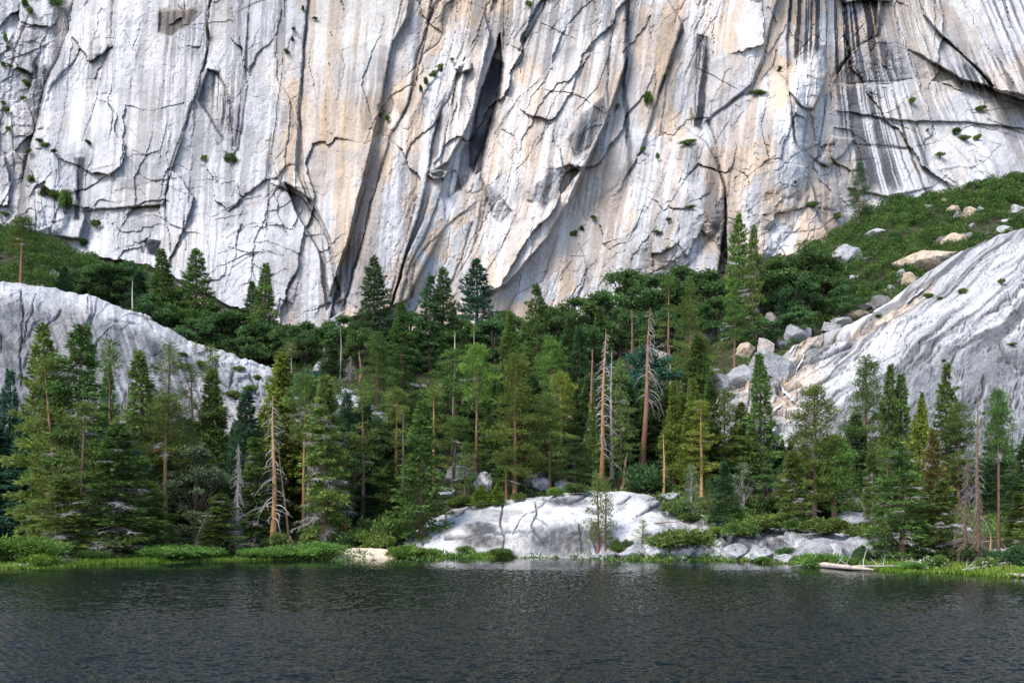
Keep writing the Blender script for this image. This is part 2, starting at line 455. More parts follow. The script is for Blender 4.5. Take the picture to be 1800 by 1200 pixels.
# joints, gullies and chimneys: path, half width px, depth m, step m (+ = the right of the fall line stands out), stain
CRACKS = [
 ([(137, -40), (132, 0), (124, 60), (100, 114), (80, 150), (71, 205), (58, 240), (40, 320)], 5, 5, 3, .6),
 ([(204, -40), (200, 0), (197, 60), (190, 85), (172, 165), (160, 210), (145, 250), (140, 300), (138, 390)], 1.6, 1.5, 0.6, .5),
 ([(374, -40), (372, 0), (363, 25), (366, 70), (362, 110), (350, 140), (328, 215), (312, 260), (300, 300), (290, 350), (300, 440)], 2.6, 3.0, 1.6, .6),
 ([(365, 122), (383, 130)], 3, 3, 0, .8), ([(383, 130), (397, 155), (408, 190), (411, 240), (409, 266)], 2, 2, -1, .6),
 ([(443, -20), (432, 100), (424, 180), (414, 260), (408, 330)], 2.4, 1.2, .7, .5),
 ([(505, -40), (499, 90), (490, 190), (482, 250), (477, 300), (470, 400)], 3, 2.5, 2.0, .6),
 ([(538, 20), (530, 130), (525, 200), (520, 300)], 2.2, 2, -1.5, .5),
 ([(170, 176), (190, 181), (200, 196), (196, 216)], 2.2, 1.6, -1.0, .6),
 ([(350, 182), (365, 200), (378, 228), (400, 246)], 1.5, 1.2, 0, .5),
 ([(315, 255), (345, 280), (372, 310), (410, 320)], 1.2, .8, 0, .4), ([(197, 210), (220, 236)], 1.1, .8, 0, .4), ([(230, 228), (258, 262)], 1.1, .8, 0, .4),
 ([(143, 305), (170, 298), (202, 291)], 2.0, 1.4, 0, .3), ([(230, 366), (260, 362), (290, 366)], 3.5, 1.8, 0, .25), ([(236, 330), (300, 306)], 1.6, 1.0, 0, .25),
 ([(370, 385), (430, 352), (460, 345)], 2.8, 1.8, 0, .25), ([(400, 420), (440, 395), (480, 392), (510, 410)], 2.4, 1.6, 0, .2), ([(410, 470), (460, 440), (500, 450)], 2.4, 1.6, 0, .2),
 ([(430, 500), (470, 490), (520, 510)], 2, 1.2, 0, .2), ([(495, 330), (530, 345), (560, 390), (578, 425), (592, 500), (585, 545)], 4, 4, 1.5, .6),
 ([(520, 330), (556, 362), (584, 430)], 2, 2, 0, .6),
 ([(640, -30), (634, 60), (622, 130)], 2.0, 1.2, .5, .4),
 ([(712, -30), (704, 20), (690, 75), (678, 150), (668, 195)], 3.2, 3, 1.2, .7),
 ([(668, 190), (672, 202)], 4, 4, 0, .8), ([(642, 300), (630, 350), (615, 405)], 2.2, 2, 1, .5),
 ([(762, -40), (757, 25), (745, 70), (735, 100), (727, 150), (720, 182), (703, 218), (690, 240), (675, 290), (665, 320), (655, 352), (645, 390), (635, 430), (620, 482), (605, 548), (598, 580)], 4.6, 6, 2.2, .85),
 ([(806, -20), (800, 60), (790, 100), (775, 150), (762, 200)], 2.2, 2.2, 1.2, .5),
 ([(802, 130), (796, 170), (784, 230), (774, 290)], 2.0, 1.6, -.8, .6),
 ([(838, -40), (826, 40), (812, 90), (800, 118)], 2.6, 2.4, 1.2, .6),
 ([(888, -30), (884, 118), (872, 180), (854, 240), (845, 300), (850, 332), (862, 362)], 2.4, 2.8, 1, .6),
 ([(965, -30), (955, 20), (930, 60), (915, 90)], 3, 3, 1.5, .7), ([(925, 40), (905, 70)], 2.4, 2, 0, .6),
 ([(1012, 40), (986, 90), (960, 130), (940, 150), (910, 175), (895, 200), (872, 236)], 2.2, 2.6, 1.6, .6),
 ([(1078, 40), (1068, 110), (1070, 204), (1050, 244), (1030, 292), (1000, 350)], 2.4, 2.0, -1, .5),
 ([(876, 250), (892, 270), (908, 295), (912, 320), (905, 345)], 1.4, 1.2, 0, .6),
 ([(933, 180), (930, 215), (922, 232)], 1.3, 1, 0, .6),
 ([(1200, 55), (1180, 95), (1172, 130), (1160, 165)], 2.6, 2.6, 1, .7), ([(1198, 110), (1180, 150)], 1.6, 1.6, 0, .5),
 ([(1262, 30), (1240, 60), (1215, 110), (1200, 145)], 2.2, 2, .6, .6), ([(1330, 90), (1318, 155)], 2, 1.5, 0, .4),
 ([(1362, 20), (1345, 100), (1325, 150)], 2.4, 2, .8, .5),
 ([(1245, 215), (1258, 250), (1264, 290), (1275, 330), (1274, 360), (1270, 400), (1268, 440)], 4.4, 5, 1, .8),
 ([(1300, 178), (1280, 215), (1256, 255)], 1.8, 1.8, 0, .5), ([(1370, 270), (1330, 300), (1290, 330)], 1.6, 1.4, 0, .4),
 ([(1385, 170), (1392, 210), (1398, 258), (1420, 295)], 2.4, 2.4, 0, .6), ([(1420, 200), (1412, 262), (1440, 290)], 2.2, 2.6, 0, .7), ([(1452, 170), (1444, 230), (1436, 285)], 3, 3.4, 0, .7),
 ([(1366, 90), (1358, 118)], 4, 3.5, 0, .9), ([(1548, -40), (1542, 20), (1538, 66)], 4.5, 5, 0, .9),
 ([(1540, 64), (1502, 90), (1482, 110), (1466, 136)], 3.2, 3.5, 0, .75), ([(1540, 64), (1582, 82), (1622, 100), (1664, 126)], 3.0, 3, 0, .6),
 ([(1505, 62), (1516, 44)], 3, 3, 0, .8),
 ([(1604, -30), (1624, 28), (1654, 62), (1694, 98), (1724, 122), (1752, 158), (1800, 178)], 2.4, 2.6, -1.5, .5),
 ([(1470, 196), (1520, 204), (1572, 210)], 2.0, 1.6, 0, .3), ([(1500, 254), (1550, 262), (1592, 260)], 2.0, 1.8, 0, .3), ([(1468, 148), (1520, 152), (1560, 148)], 2.6, 2.4, 0, .5),
 ([(1480, 286), (1540, 280)], 1.6, 1.2, 0, .3),
 ([(1850, 180), (1800, 186), (1742, 196), (1700, 200)], 1.8, 1.6, 0, .4), ([(1738, 210), (1800, 236), (1850, 250)], 2.4, 2.4, 0, .7), ([(1700, 210), (1740, 250), (1790, 262)], 1.4, 1.2, 0, .4),
 ([(1670, 250), (1720, 300), (1760, 330)], 1.4, 1.2, 0, .4), ([(1640, 330), (1666, 310)], 1.6, 1.4, 0, .5), ([(1712, 268), (1718, 285)], 3, 2, 0, .5),
 # lower buttresses
 ([(733, 350), (715, 420), (700, 460), (686, 530)], 3, 3, 1.2, .6), ([(770, 350), (745, 420), (722, 460), (702, 535)], 2.4, 2.2, -1, .6),
 ([(830, 395), (815, 450), (795, 500), (786, 530)], 4, 4.2, 1, .75), ([(857, 350), (846, 400), (832, 440), (802, 492)], 2.4, 2, 0, .6),
 ([(735, 452), (752, 430), (790, 392), (815, 372)], 1.6, 1.5, .8, .5), ([(728, 468), (722, 520)], 3.4, 2.4, 0, .8), ([(756, 480), (746, 500)], 2, 2, 0, .5),
 ([(890, 420), (872, 455), (850, 490)], 2.4, 2.6, .8, .5), ([(905, 380), (888, 425)], 1.6, 1.4, 0, .5), ([(1040, 420), (1000, 460), (975, 500)], 1.3, .9, 0, .4),
 ([(985, 470), (968, 520)], 1.4, 1.0, 0, .5), ([(1000, 450), (1030, 452), (1036, 495)], 2.2, 1.8, 0, .5), ([(1100, 430), (1060, 470)], 1.6, 1.4, 0, .4),
 ([(1190, 440), (1172, 470)], 1.6, 1.8, 0, .5), ([(1030, 395), (1010, 412)], 1.8, 1.5, 0, .5), ([(1160, 330), (1120, 400), (1100, 420)], 1.6, 1.6, 0, .5),
 ([(1215, 300), (1180, 360), (1160, 420)], 1.4, 1.4, 0, .4), ([(1380, 410), (1440, 405), (1480, 372)], 1.8, 1.6, 0, .4), ([(1440, 360), (1430, 420)], 1.8, 1.6, 0, .5),
 ([(60, 330), (64, 400)], 2, 2, 0, .5), ([(100, 300), (96, 380), (84, 430)], 2.2, 2, 0, .5), ([(20, 200), (26, 320)], 2.4, 2.6, 0, .6), ([(50, 30), (30, 80), (14, 140)], 2.4, 2.6, 0, .6),
 ([(145, 285), (143, 330), (138, 380)], 2.6, 1.6, 0, .6), ([(60, 160), (64, 200)], 2, 2, 0, .6),
]
cr = np.random.default_rng(5)
for _ in range(110):                                       # the many short hairline joints
    x0 = cr.uniform(-20, 1820); y0 = cr.uniform(-20, 540)
    ln = cr.uniform(14, 80)
    le = float(np.interp(x0, [0, 350, 720, 1050, 1400, 1520, 1660], [-.2, -.18, -.34, -.55, -.3, .1, .5]))
    if cr.random() < .4: dx, dy = cr.choice([-1, 1]) * ln * .9, ln * cr.uniform(.1, .5)
    else: dx, dy = le * ln + cr.normal() * ln * .12, ln
    mid = (x0 + dx * .5 + cr.normal() * ln * .08, y0 + dy * .5 + cr.normal() * ln * .08)
    CRACKS.append(([(x0, y0), mid, (x0 + dx, y0 + dy)], cr.uniform(.7, 1.3), cr.uniform(.3, 1.0), cr.normal() * .5, cr.uniform(.1, .4)))
for pts, wd, dep, step, st in CRACKS:
    s = Sub(GX, GY, pts, 60)
    if not s.ok: continue
    x = cwx[s.sl]; y = cwy[s.sl]
    d, sg = poly_dist(x, y, pts)
    wv = .25 + 1.35 * vn(x / 24, y / 24, 401) ** 1.4
    g = np.exp(-(d / (.8 * wd * wv)) ** 2)
    R[s.sl] -= .36 * dep * g
    if step:
        R[s.sl] += -sg * step * .5 * np.exp(-(d / 26) ** 2)
    crackstain[s.sl] = np.maximum(crackstain[s.sl], st * np.exp(-(d / (wd * wv * 1.15)) ** 2))

# mineral stains, plus the shade of right-facing rock painted as black: outline, black, tan, pale, feather, streakiness
UV = cwx - LEAN * (.35 + .65 * sstep(1440, 1500, GX)) * (cwy - 250)
stk = np.clip(.5 + .95 * fbm(UV / 5.5, cwy / 260, 501, 3), 0, 1)
stk2 = np.clip(.5 + .9 * fbm(UV / 15, cwy / 320, 511, 3), 0, 1)
blot = np.clip(.5 + 1.0 * fbm(wx / 55, wy / 70, 521, 4), 0, 1)
TAN = np.zeros(GX.shape); BLK = np.zeros(GX.shape); PAL = np.zeros(GX.shape); GRY = np.zeros(GX.shape)
STAINS_SHADE = [
 ([(545, -40), (720, -40), (690, 80), (668, 200), (640, 310), (560, 360), (525, 300), (530, 130)], .10, .62, 0, 25, .4),
 ([(500, 140), (545, 130), (560, 330), (520, 340), (490, 300)], 0, .5, 0, 12, .3),
 ([(640, 90), (690, 80), (668, 200), (640, 250), (620, 180)], .25, .3, 0, 14, .7),
 ([(655, 300), (690, 240), (670, 330), (640, 430), (610, 480), (610, 400)], .15, .4, 0, 10, .4),
 ([(810, 0), (900, -40), (1000, -40), (960, 120), (880, 230), (760, 330), (770, 250)], 0, .42, 0, 30, .4),
 ([(860, 230), (960, 130), (1080, 30), (1100, 110), (1030, 290), (900, 330), (850, 300)], 0, .38, 0, 25, .3),
 ([(900, 330), (1010, 300), (1100, 330), (1080, 480), (850, 500)], 0, .32, 0, 40, .3),
 ([(1110, 0), (1220, 0), (1200, 110), (1140, 210), (1110, 190)], .12, .6, 0, 20, .5),
 ([(1130, 150), (1160, 130), (1140, 215), (1120, 215)], .0, .7, 0, 10, .3),
 ([(1080, 120), (1100, 120), (1075, 215), (1062, 205)], .0, .8, 0, 8, .3),
 ([(1220, 10), (1350, -20), (1340, 110), (1250, 210), (1210, 150)], .05, .36, 0, 25, .4),
 ([(1340, 60), (1380, 0), (1400, -30), (1385, 60), (1340, 150), (1322, 152)], .05, .7, 0, 10, .4),
 ([(1385, -40), (1555, -40), (1540, 66), (1470, 140), (1444, 90), (1386, 110)], .75, .85, 0, 14, 1.0),
 ([(1440, 70), (1540, 60), (1500, 95), (1462, 146)], .0, .75, 0, 12, .6),
 ([(1545, 0), (1620, -10), (1660, 110), (1600, 90), (1560, 70)], .0, .5, 0, 16, .5),
 ([(1620, 10), (1700, 0), (1730, 110), (1690, 100), (1650, 60)], .1, .5, 0, 20, .6),
 ([(1660, 120), (1700, 110), (1780, 170), (1700, 160)], .55, .2, 0, 8, 1.0),
 ([(1720, -40), (1850, -40), (1850, 190), (1760, 160), (1740, 60)], .4, .12, .1, 25, 1.0),
 ([(1460, 150), (1560, 150), (1610, 220), (1480, 215)], .5, .2, 0, 20, 1.0),
 ([(1480, 200), (1620, 215), (1640, 330), (1500, 335)], .52, .2, 0, 22, 1.0),
 ([(1500, 70), (1550, 70), (1600, 110), (1600, 145), (1480, 148), (1470, 125)], .5, .05, 0, 10, .8),
 ([(1850, 60), (1790, 90), (1780, 120), (1850, 110)], .1, .6, 0, 10, .4),
 ([(1225, 62), (1246, 66), (1242, 222), (1220, 216)], .8, 0, 0, 8, .95),
 ([(1099, -40), (1107, -40), (1104, 100), (1101, 140), (1110, 240), (1110, 312), (1101, 312), (1100, 240), (1094, 150), (1097, 100)], .9, 0, 0, 4, .4),
 ([(1072, 0), (1078, 0), (1070, 110), (1072, 200), (1064, 200), (1064, 110)], .5, 0, 0, 4, .6),
 ([(868, 100), (886, 112), (874, 188), (854, 250), (834, 304), (822, 290), (822, 258), (832, 205), (850, 150)], .95, 0, 0, 5, .3),  # black streaks, with the shade of the recess painted in
 ([(795, 290), (830, 238), (832, 300), (815, 332), (788, 346)], .5, .1, 0, 7, .8),  # shade on the pillar's right face, painted dark
 ([(870, -10), (890, 0), (885, 110), (866, 110), (864, 60)], .35, 0, 0, 8, .9),
 ([(962, 302), (1004, 290), (1016, 300), (990, 334), (962, 362), (926, 352), (942, 322)], .5, .1, 0, 14, .6),  # facet turned from the sun, its shade painted dark
 ([(998, 240), (1022, 202), (1062, 168), (1068, 204), (1034, 260), (1014, 274)], .48, .15, 0, 14, .6),  # upper turned-away facet, shade painted into the colour
 ([(800, 130), (828, 124), (815, 180), (800, 215), (790, 200)], .55, 0, 0, 8, 1.0),
 ([(755, 210), (780, 200), (770, 270), (752, 290)], .5, 0, 0, 6, 1.0),
 ([(735, 20), (760, 10), (740, 100), (720, 180), (700, 190), (715, 110)], .25, .1, 0, 8, .9),
 ([(365, 128), (385, 132), (408, 190), (410, 232), (392, 228), (376, 190)], .6, 0, .2, 8, 1.0),
 ([(437, 20), (446, 20), (430, 180), (418, 260), (410, 260), (424, 160)], .75, 0, 0, 4, .8),
 ([(243, 80), (250, 60), (235, 150), (215, 205), (212, 195), (228, 140)], .4, 0, 0, 5, .8),
 ([(400, 200), (420, 180), (406, 330), (395, 360), (398, 280)], .3, 0, 0, 6, 1.0),
 ([(480, 220), (494, 200), (476, 300), (462, 330), (466, 280)], .4, 0, 0, 6, .9),
 ([(280, 20), (345, 12), (350, 22), (334, 44), (300, 66), (280, 56)], .5, .5, 0, 7, .3),
 ([(130, 276), (150, 276), (146, 340), (138, 385), (128, 385), (134, 330)], .6, 0, 0, 4, .8),
 ([(60, 110), (92, 120), (76, 165), (70, 205), (60, 220), (66, 170)], .6, 0, 0, 7, .8),
 ([(60, 30), (74, 30), (60, 110), (52, 100)], .5, 0, 0, 6, .8), ([(95, 20), (130, 0), (100, 110), (92, 100)], .3, .25, 0, 7, .8),
 ([(30, 280), (60, 230), (40, 400), (20, 420)], .35, .15, 0, 10, .8),
 ([(250, 420), (282, 426), (278, 452), (262, 444)], .85, 0, 0, 4, .3),
 ([(1295, 40), (1352, -10), (1345, 110), (1312, 110)], 0, 0, .9, 14, .25),
 ([(1660, 0), (1720, -20), (1800, -10), (1760, 30), (1700, 40)], 0, 0, .8, 14, .3),
 ([(990, 100), (1040, 70), (1010, 130), (960, 160)], 0, 0, .6, 14, .3),
 ([(1000, 20), (1070, 0), (1010, 80), (900, 190), (880, 200), (960, 110)], 0, 0, .55, 12, .3),
 ([(600, 40), (628, 30), (615, 80), (600, 90)], 0, 0, .8, 10, .2),
 ([(690, 200), (712, 200), (706, 320), (692, 470), (682, 470), (690, 330)], 0, 0, .5, 5, .7),
 ([(980, 110), (992, 105), (990, 420), (980, 420)], 0, 0, .35, 6, .8),
 ([(1480, 170), (1640, 150), (1800, 220), (1800, 340), (1640, 345)], 0, 0, .4, 30, .5),
 ([(190, 100), (360, 90), (330, 250), (180, 300)], 0, .1, .18, 40, .3),
 ([(1130, 270), (1190, 250), (1180, 330), (1150, 380)], .1, .4, 0, 14, .4),
 ([(1260, 220), (1330, 180), (1340, 260), (1270, 330)], .05, .3, 0, 20, .4),
 ([(1402, 100), (1430, 66), (1450, 82), (1452, 130), (1430, 190), (1386, 160)], 0, 0, .55, 6, .2),
 ([(1195, 255), (1250, 262), (1272, 330), (1268, 420), (1235, 380), (1215, 320)], .4, 0, 0, 18, .6),  # shadowed right flank of the round buttress, painted dark
 ([(1460, 160), (1480, 150), (1560, 330), (1500, 335)], .25, 0, 0, 14, .9),
 ([(1190, 260), (1240, 260), (1270, 340), (1210, 330)], .35, 0, 0, 16, .5),
 ([(1190, 330), (1275, 340), (1270, 440), (1190, 400)], .18, .1, 0, 20, .5),
 ([(600, 430), (640, 400), (612, 545), (590, 545)], .3, .1, 0, 7, .9),
 ([(825, 370), (850, 340), (846, 420), (822, 440)], .4, 0, 0, 6, 1.0),
 ([(1142, 440), (1150, 440), (1160, 540), (1152, 540)], .3, 0, 0, 5, .8),
]
for pts, bk, tn, pl, ft, sk in STAINS_SHADE:
    s = Sub(GX, GY, pts, ft + 20)
    if not s.ok: continue
    w = region_w(cwx[s.sl] + ft * .5 * fbm(GX[s.sl] / 14, GY[s.sl] / 22, 561, 3), cwy[s.sl] + ft * fbm(GX[s.sl] / 14, GY[s.sl] / 22, 562, 3), pts, ft * .8)
    sv = (1 - sk) + sk * sstep(.38, .62, stk[s.sl])
    sv2 = (1 - sk) + sk * sstep(.36, .64, stk2[s.sl])
    sp = (1 - sk) + sk * sstep(.40, .66, 1 - stk[s.sl])
    bl = .55 + .9 * (blot[s.sl] - .2)
    BLK[s.sl] = np.maximum(BLK[s.sl], 1.15 * bk * w * sv * np.clip(bl + .35, .4, 1.1))
    TAN[s.sl] = np.maximum(TAN[s.sl], tn * w * sv2 * np.clip(bl + .2, .2, 1.2))
    PAL[s.sl] = np.maximum(PAL[s.sl], pl * w * sp * np.clip(bl, 0, 1.1))
midtan = sstep(430, 640, GX) * (1 - .55 * sstep(1450, 1560, GX))
TAN = np.maximum(TAN, (.12 + .45 * midtan) * sstep(.45, .8, blot))
TAN = np.maximum(TAN, .5 * midtan * sstep(.56, .72, stk2) * (.4 + .6 * blot))
zone = sstep(.42, .62, vn(GX / 120, GY / 160, 531))
BLK = np.maximum(BLK, .34 * zone * sstep(.60, .74, stk) * (.35 + .65 * sstep(420, -60, GY)))
BLK = np.maximum(BLK, .20 * zone * sstep(.62, .74, stk2))
fine = np.clip(.5 + 1.1 * fbm(UV / 3.2, cwy / 120, 571, 2), 0, 1)
BLK = np.maximum(BLK, .2 * sstep(.66, .8, fine) * sstep(.45, .7, vn(GX / 60, GY / 110, 572)))
BLK = np.maximum(BLK, crackstain * .36)
PAL = np.maximum(PAL, .5 * (1 - zone) * sstep(.62, .78, 1 - stk2))
GRY = .34 * sstep(.5, .78, np.clip(.5 + .9 * fbm(wx / 80, wy / 60, 541, 4), 0, 1)) * (.6 + .4 * sstep(.3, .6, stk2))
BLK = 1 - (1 - np.clip(BLK, 0, 1)) ** 1.9
STAIN_SHADE[..., 0] = np.clip(BLK, 0, .97); STAIN_SHADE[..., 1] = np.clip(TAN * 1.3, 0, .95); STAIN_SHADE[..., 2] = np.clip(PAL, 0, 1); STAIN_SHADE[..., 3] = np.clip(GRY, 0, 1)

# overhung shelf with caves at the foot of the left wall
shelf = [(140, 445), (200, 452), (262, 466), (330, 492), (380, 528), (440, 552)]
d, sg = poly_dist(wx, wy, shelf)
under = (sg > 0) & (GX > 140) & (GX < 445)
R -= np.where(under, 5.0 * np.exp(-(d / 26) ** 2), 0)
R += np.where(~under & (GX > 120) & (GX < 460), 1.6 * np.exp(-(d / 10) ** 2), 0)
STAIN_SHADE[..., 0] = np.maximum(STAIN_SHADE[..., 0], np.where(under, .75 * np.exp(-(d / 7) ** 2) * sstep(.3, .6, vn(wx / 16, wy / 30, 551)), 0))  # blackened in blotches close under the lip
STAIN_SHADE[..., 1] = np.maximum(STAIN_SHADE[..., 1], np.where(under, .6 * np.exp(-(d / 22) ** 2), 0))

edge = sstep(-420, -60, GX) * sstep(2240, 1860, GX)
D = cliff_depth(np.clip(GX, -420, 2240), GY) - R * (.35 + .65 * edge) + fbm(GX / 400, GY / 300, 15, 2) * 4
V = np.stack([(GX - CX) / F * D, D, CAMH + (HY - GY) / F * D], -1)
M_CLIFF = granite_mat("cliff_granite", (.40, .395, .40), (.455, .335, .225), (.016, .019, .027), (.60, .59, .575), 0.8, 0.35, 0.4, 0.22)
me = grid_mesh("cliff", V, False, STAIN_SHADE); me.materials.append(M_CLIFF)
cliff = tag(link(bpy.data.objects.new("cliff", me)), "huge pale granite wall with black and tan streaks filling the sky", "cliff", kind="structure")

def cliff_point(px, py, out=0.0):
    j = int(np.clip(np.searchsorted(gya, py), 0, len(gya) - 1)); i = int(np.clip(np.searchsorted(gxa, px), 0, len(gxa) - 1))
    dd = D[j, i] - out
    return P(px, py, dd)
# ------------------------------------------------------------------ ground: one sheet from the lake bed to the foot of the wall
GROUND_KEYS = {
 -500: [(60, -3), (104, -.6), (110, 0), (118, .7), (150, 3), (190, 18), (230, 48), (260, 66), (330, 98), (375, 118), (440, 122)],
 0:    [(60, -3), (104, -.6), (110, 0), (117, .7), (150, 2), (190, 12), (225, 40), (262, 62), (330, 93), (375, 113), (440, 117)],
 250:  [(70, -3), (118, -.6), (124.5, 0), (132, .6), (160, 2.5), (200, 14), (235, 38), (262, 50), (330, 80), (372, 97), (440, 102)],
 450:  [(80, -3), (128, -.6), (134, 0), (140, .6), (162, 4), (200, 17), (228, 32), (255, 43), (300, 57), (352, 72), (440, 78)],
 620:  [(80, -3), (132, -.6), (138, 0), (145, .6), (165, 6), (210, 29), (250, 45), (300, 58), (355, 71), (440, 76)],
 800:  [(80, -3), (135, -.6), (141, 0), (148, .7), (165, 9.5), (210, 26), (260, 44), (300, 55), (350, 68), (440, 74)],
 1000: [(80, -3), (135, -.6), (141, 0), (148, .8), (165, 9.5), (210, 26), (260, 45), (300, 58), (355, 74), (440, 80)],
 1200: [(80, -3), (128, -.6), (133, 0), (139, .8), (150, 4.2), (172, 11), (225, 34), (300, 59), (350, 83), (380, 96), (440, 100)],
 1400: [(80, -3), (117, -.6), (123, 0), (130, .4), (150, 2.8), (170, 8.6), (205, 24), (245, 46), (260, 53), (300, 70), (340, 88), (372, 105), (440, 110)],
 1600: [(60, -3), (99, -.6), (105, 0), (113, .8), (150, 4), (180, 9), (230, 34), (275, 66), (288, 73), (330, 97), (382, 127), (440, 132)],
 1800: [(60, -3), (90, -.6), (96, 0), (104, .8), (150, 4), (180, 10), (250, 50), (310, 91), (320, 96), (350, 115), (385, 136), (440, 140)],
 2300: [(60, -3), (80, -.6), (86, 0), (96, .8), (150, 5), (180, 12), (250, 55), (310, 95), (350, 118), (385, 140), (440, 144)],
}
gk = sorted(GROUND_KEYS)
gpx = np.arange(-500, 2301, 8.0)
gYs = np.concatenate([np.arange(20, 85, 5.0), np.arange(85, 160, .6), np.arange(160, 445, 1.6)])
prof = np.array([np.interp(gYs, [a[0] for a in GROUND_KEYS[k]], [a[1] for a in GROUND_KEYS[k]]) for k in gk])
ft_ = np.interp(gpx, gk, range(len(gk)))
i0 = np.clip(np.floor(ft_).astype(int), 0, len(gk) - 2); fr = ft_ - i0; fr = fr * fr * (3 - 2 * fr)
GZ = prof[i0] * (1 - fr[:, None]) + prof[i0 + 1] * fr[:, None]          # (cols, rows)
gXw = (gpx[:, None] - CX) / F * gYs[None, :]
gYw = np.broadcast_to(gYs[None, :], gXw.shape)
far = sstep(0.3, 6, GZ)
GZ = GZ + far * (1.2 * fbm(gXw / 14, gYw / 14, 601, 4) + .35 * fbm(gXw / 3, gYw / 3, 602, 3)) + (1 - far) * .10 * fbm(gXw / 3, gYw / 2, 603, 3) * (np.abs(GZ) < 1.5)
# the shoreline wanders a little
GZ = GZ + np.exp(-(GZ / .8) ** 2) * .16 * fbm(gXw / 5, gYw / 30, 604, 3)

def ground_z(x, y):
    px = x / y * F + CX
    i = np.interp(px, gpx, np.arange(len(gpx))); j = np.interp(y, gYs, np.arange(len(gYs)))
    a, b = int(i), int(j); a = min(a, len(gpx) - 2); b = min(b, len(gYs) - 2)
    u, v = i - a, j - b
    return float((GZ[a, b] * (1 - v) + GZ[a, b + 1] * v) * (1 - u) + (GZ[a + 1, b] * (1 - v) + GZ[a + 1, b + 1] * v) * u)

def ground_hit(px, py, y0=88.0):
    """first meeting of the sight line with the ground"""
    i = int(np.clip(round((px + 500) / 8), 0, len(gpx) - 1))
    zr = CAMH + (HY - py) / F * gYs
    k = np.nonzero((GZ[i] >= zr) & (gYs >= y0))[0]
    Y = gYs[k[0]] if len(k) else 340.0
    x = (px - CX) / F * Y
    return x, float(Y), ground_z(x, Y)

def soil_mat():
    t = NT("forest_soil")
    geo = t.n("NewGeometry").outputs['Position']
    n1 = t.noise(geo, 0.25, 5, 0.6); n2 = t.noise(geo, 2.5, 4, 0.7); n3 = t.noise(geo, 0.09, 4, 0.6)
    c = t.mix(t.ramp(n1, [(.4, 0.), (.6, 1.)]), (.022, .022, .013), (.040, .038, .02))
    c = t.mix(t.ramp(n2, [(.5, 0.), (.68, .8)]), c, (.03, .045, .016))
    c = t.mix(t.ramp(n3, [(.62, 0.), (.68, .7)]), c, (.22, .22, .21))
    t.principled(c, .95, .1, t.bump(n2, .6, .3))
    return t.m
gv = np.stack([gXw, gYw, GZ], -1).transpose(1, 0, 2)
me = grid_mesh("ground", gv, True); me.materials.append(soil_mat())
tag(link(bpy.data.objects.new("ground", me)), "dark forest soil sloping from the lake to the wall", "ground", kind="structure")

# ------------------------------------------------------------------ lake
def water_mat():
    t = NT("lake_water")
    p = t.principled((.004, .007, .0065), .05, .12)
    p.inputs['IOR'].default_value = 1.33
    return t.m
wpx = np.concatenate([np.arange(-2200, -500, 60.), np.arange(-500, -30, 8.), np.arange(-30, 1830, 2.0), np.arange(1830, 2300, 8.), np.arange(2300, 4001, 60.)])
wY = np.concatenate([np.array([-120., -40., 0., 16.]), np.arange(22, 33, .25), np.arange(33, 62, .052), np.arange(62, 110, .09), np.arange(110, 150, .15), np.arange(150, 171, 5.)])
WX = (wpx[None, :] - CX) / F * np.maximum(wY, 22.)[:, None]
WYY = np.broadcast_to(wY[:, None], WX.shape)
wr = np.random.default_rng(12)
WZ = np.zeros(WX.shape)
dist = fbm(WX / 9, WYY / 9, 701, 2) * 1.6
for k in range(34):
    lam = .13 * (5.2 ** (k / 33.)) ; th = math.radians(80 + wr.normal() * 24)     # ripples run mostly towards the camera
    ph = wr.uniform(0, 6.28); amp = .0066 * lam ** .9 * wr.uniform(.6, 1.3)
    s_ = np.sin((WX * math.cos(th) + WYY * math.sin(th)) * 2 * math.pi / lam + ph + dist * (1.2 / lam) ** .3)
    WZ += amp * (s_ + .35 * s_ * np.abs(s_))
gust = .55 + .8 * vn(WX / 22 + .2 * WYY / 22, WYY / 34, 702)
lee = sstep(0, 45, np.interp(wpx, [0, 300, 600, 900, 1200, 1400, 1600, 1800], [110, 124, 138, 141, 133, 123, 105, 96])[None, :] - WYY)
WZ = WZ * gust * (.22 + .78 * lee)
WZ[:4] = 0; WZ[-5:] = 0
me = grid_mesh("lake", np.stack([WX, WYY, WZ], -1), True); me.materials.append(water_mat())
tag(link(bpy.data.objects.new("lake", me)), "dark rippled lake water", "lake", kind="structure")

# ------------------------------------------------------------------ smooth granite slabs
M_SLAB = granite_mat("slab_granite", (.30, .305, .315), (.52, .37, .23), (.05, .055, .065), (.52, .515, .505), 1.3, 0.4, 0.8, 0.6, .27)

SURF = {}
def slab_hit(name, px, py, out=0.):
    pxs, V = SURF[name]
    i = int(np.clip(np.searchsorted(pxs, px), 0, len(pxs) - 1))
    sy = HY - (V[:, i, 2] - CAMH) / V[:, i, 1] * F
    k = np.nonzero(sy <= py)[0]
    Y = V[k[0], i, 1] if len(k) else V[-1, i, 1]
    return P(px, py, Y - out)

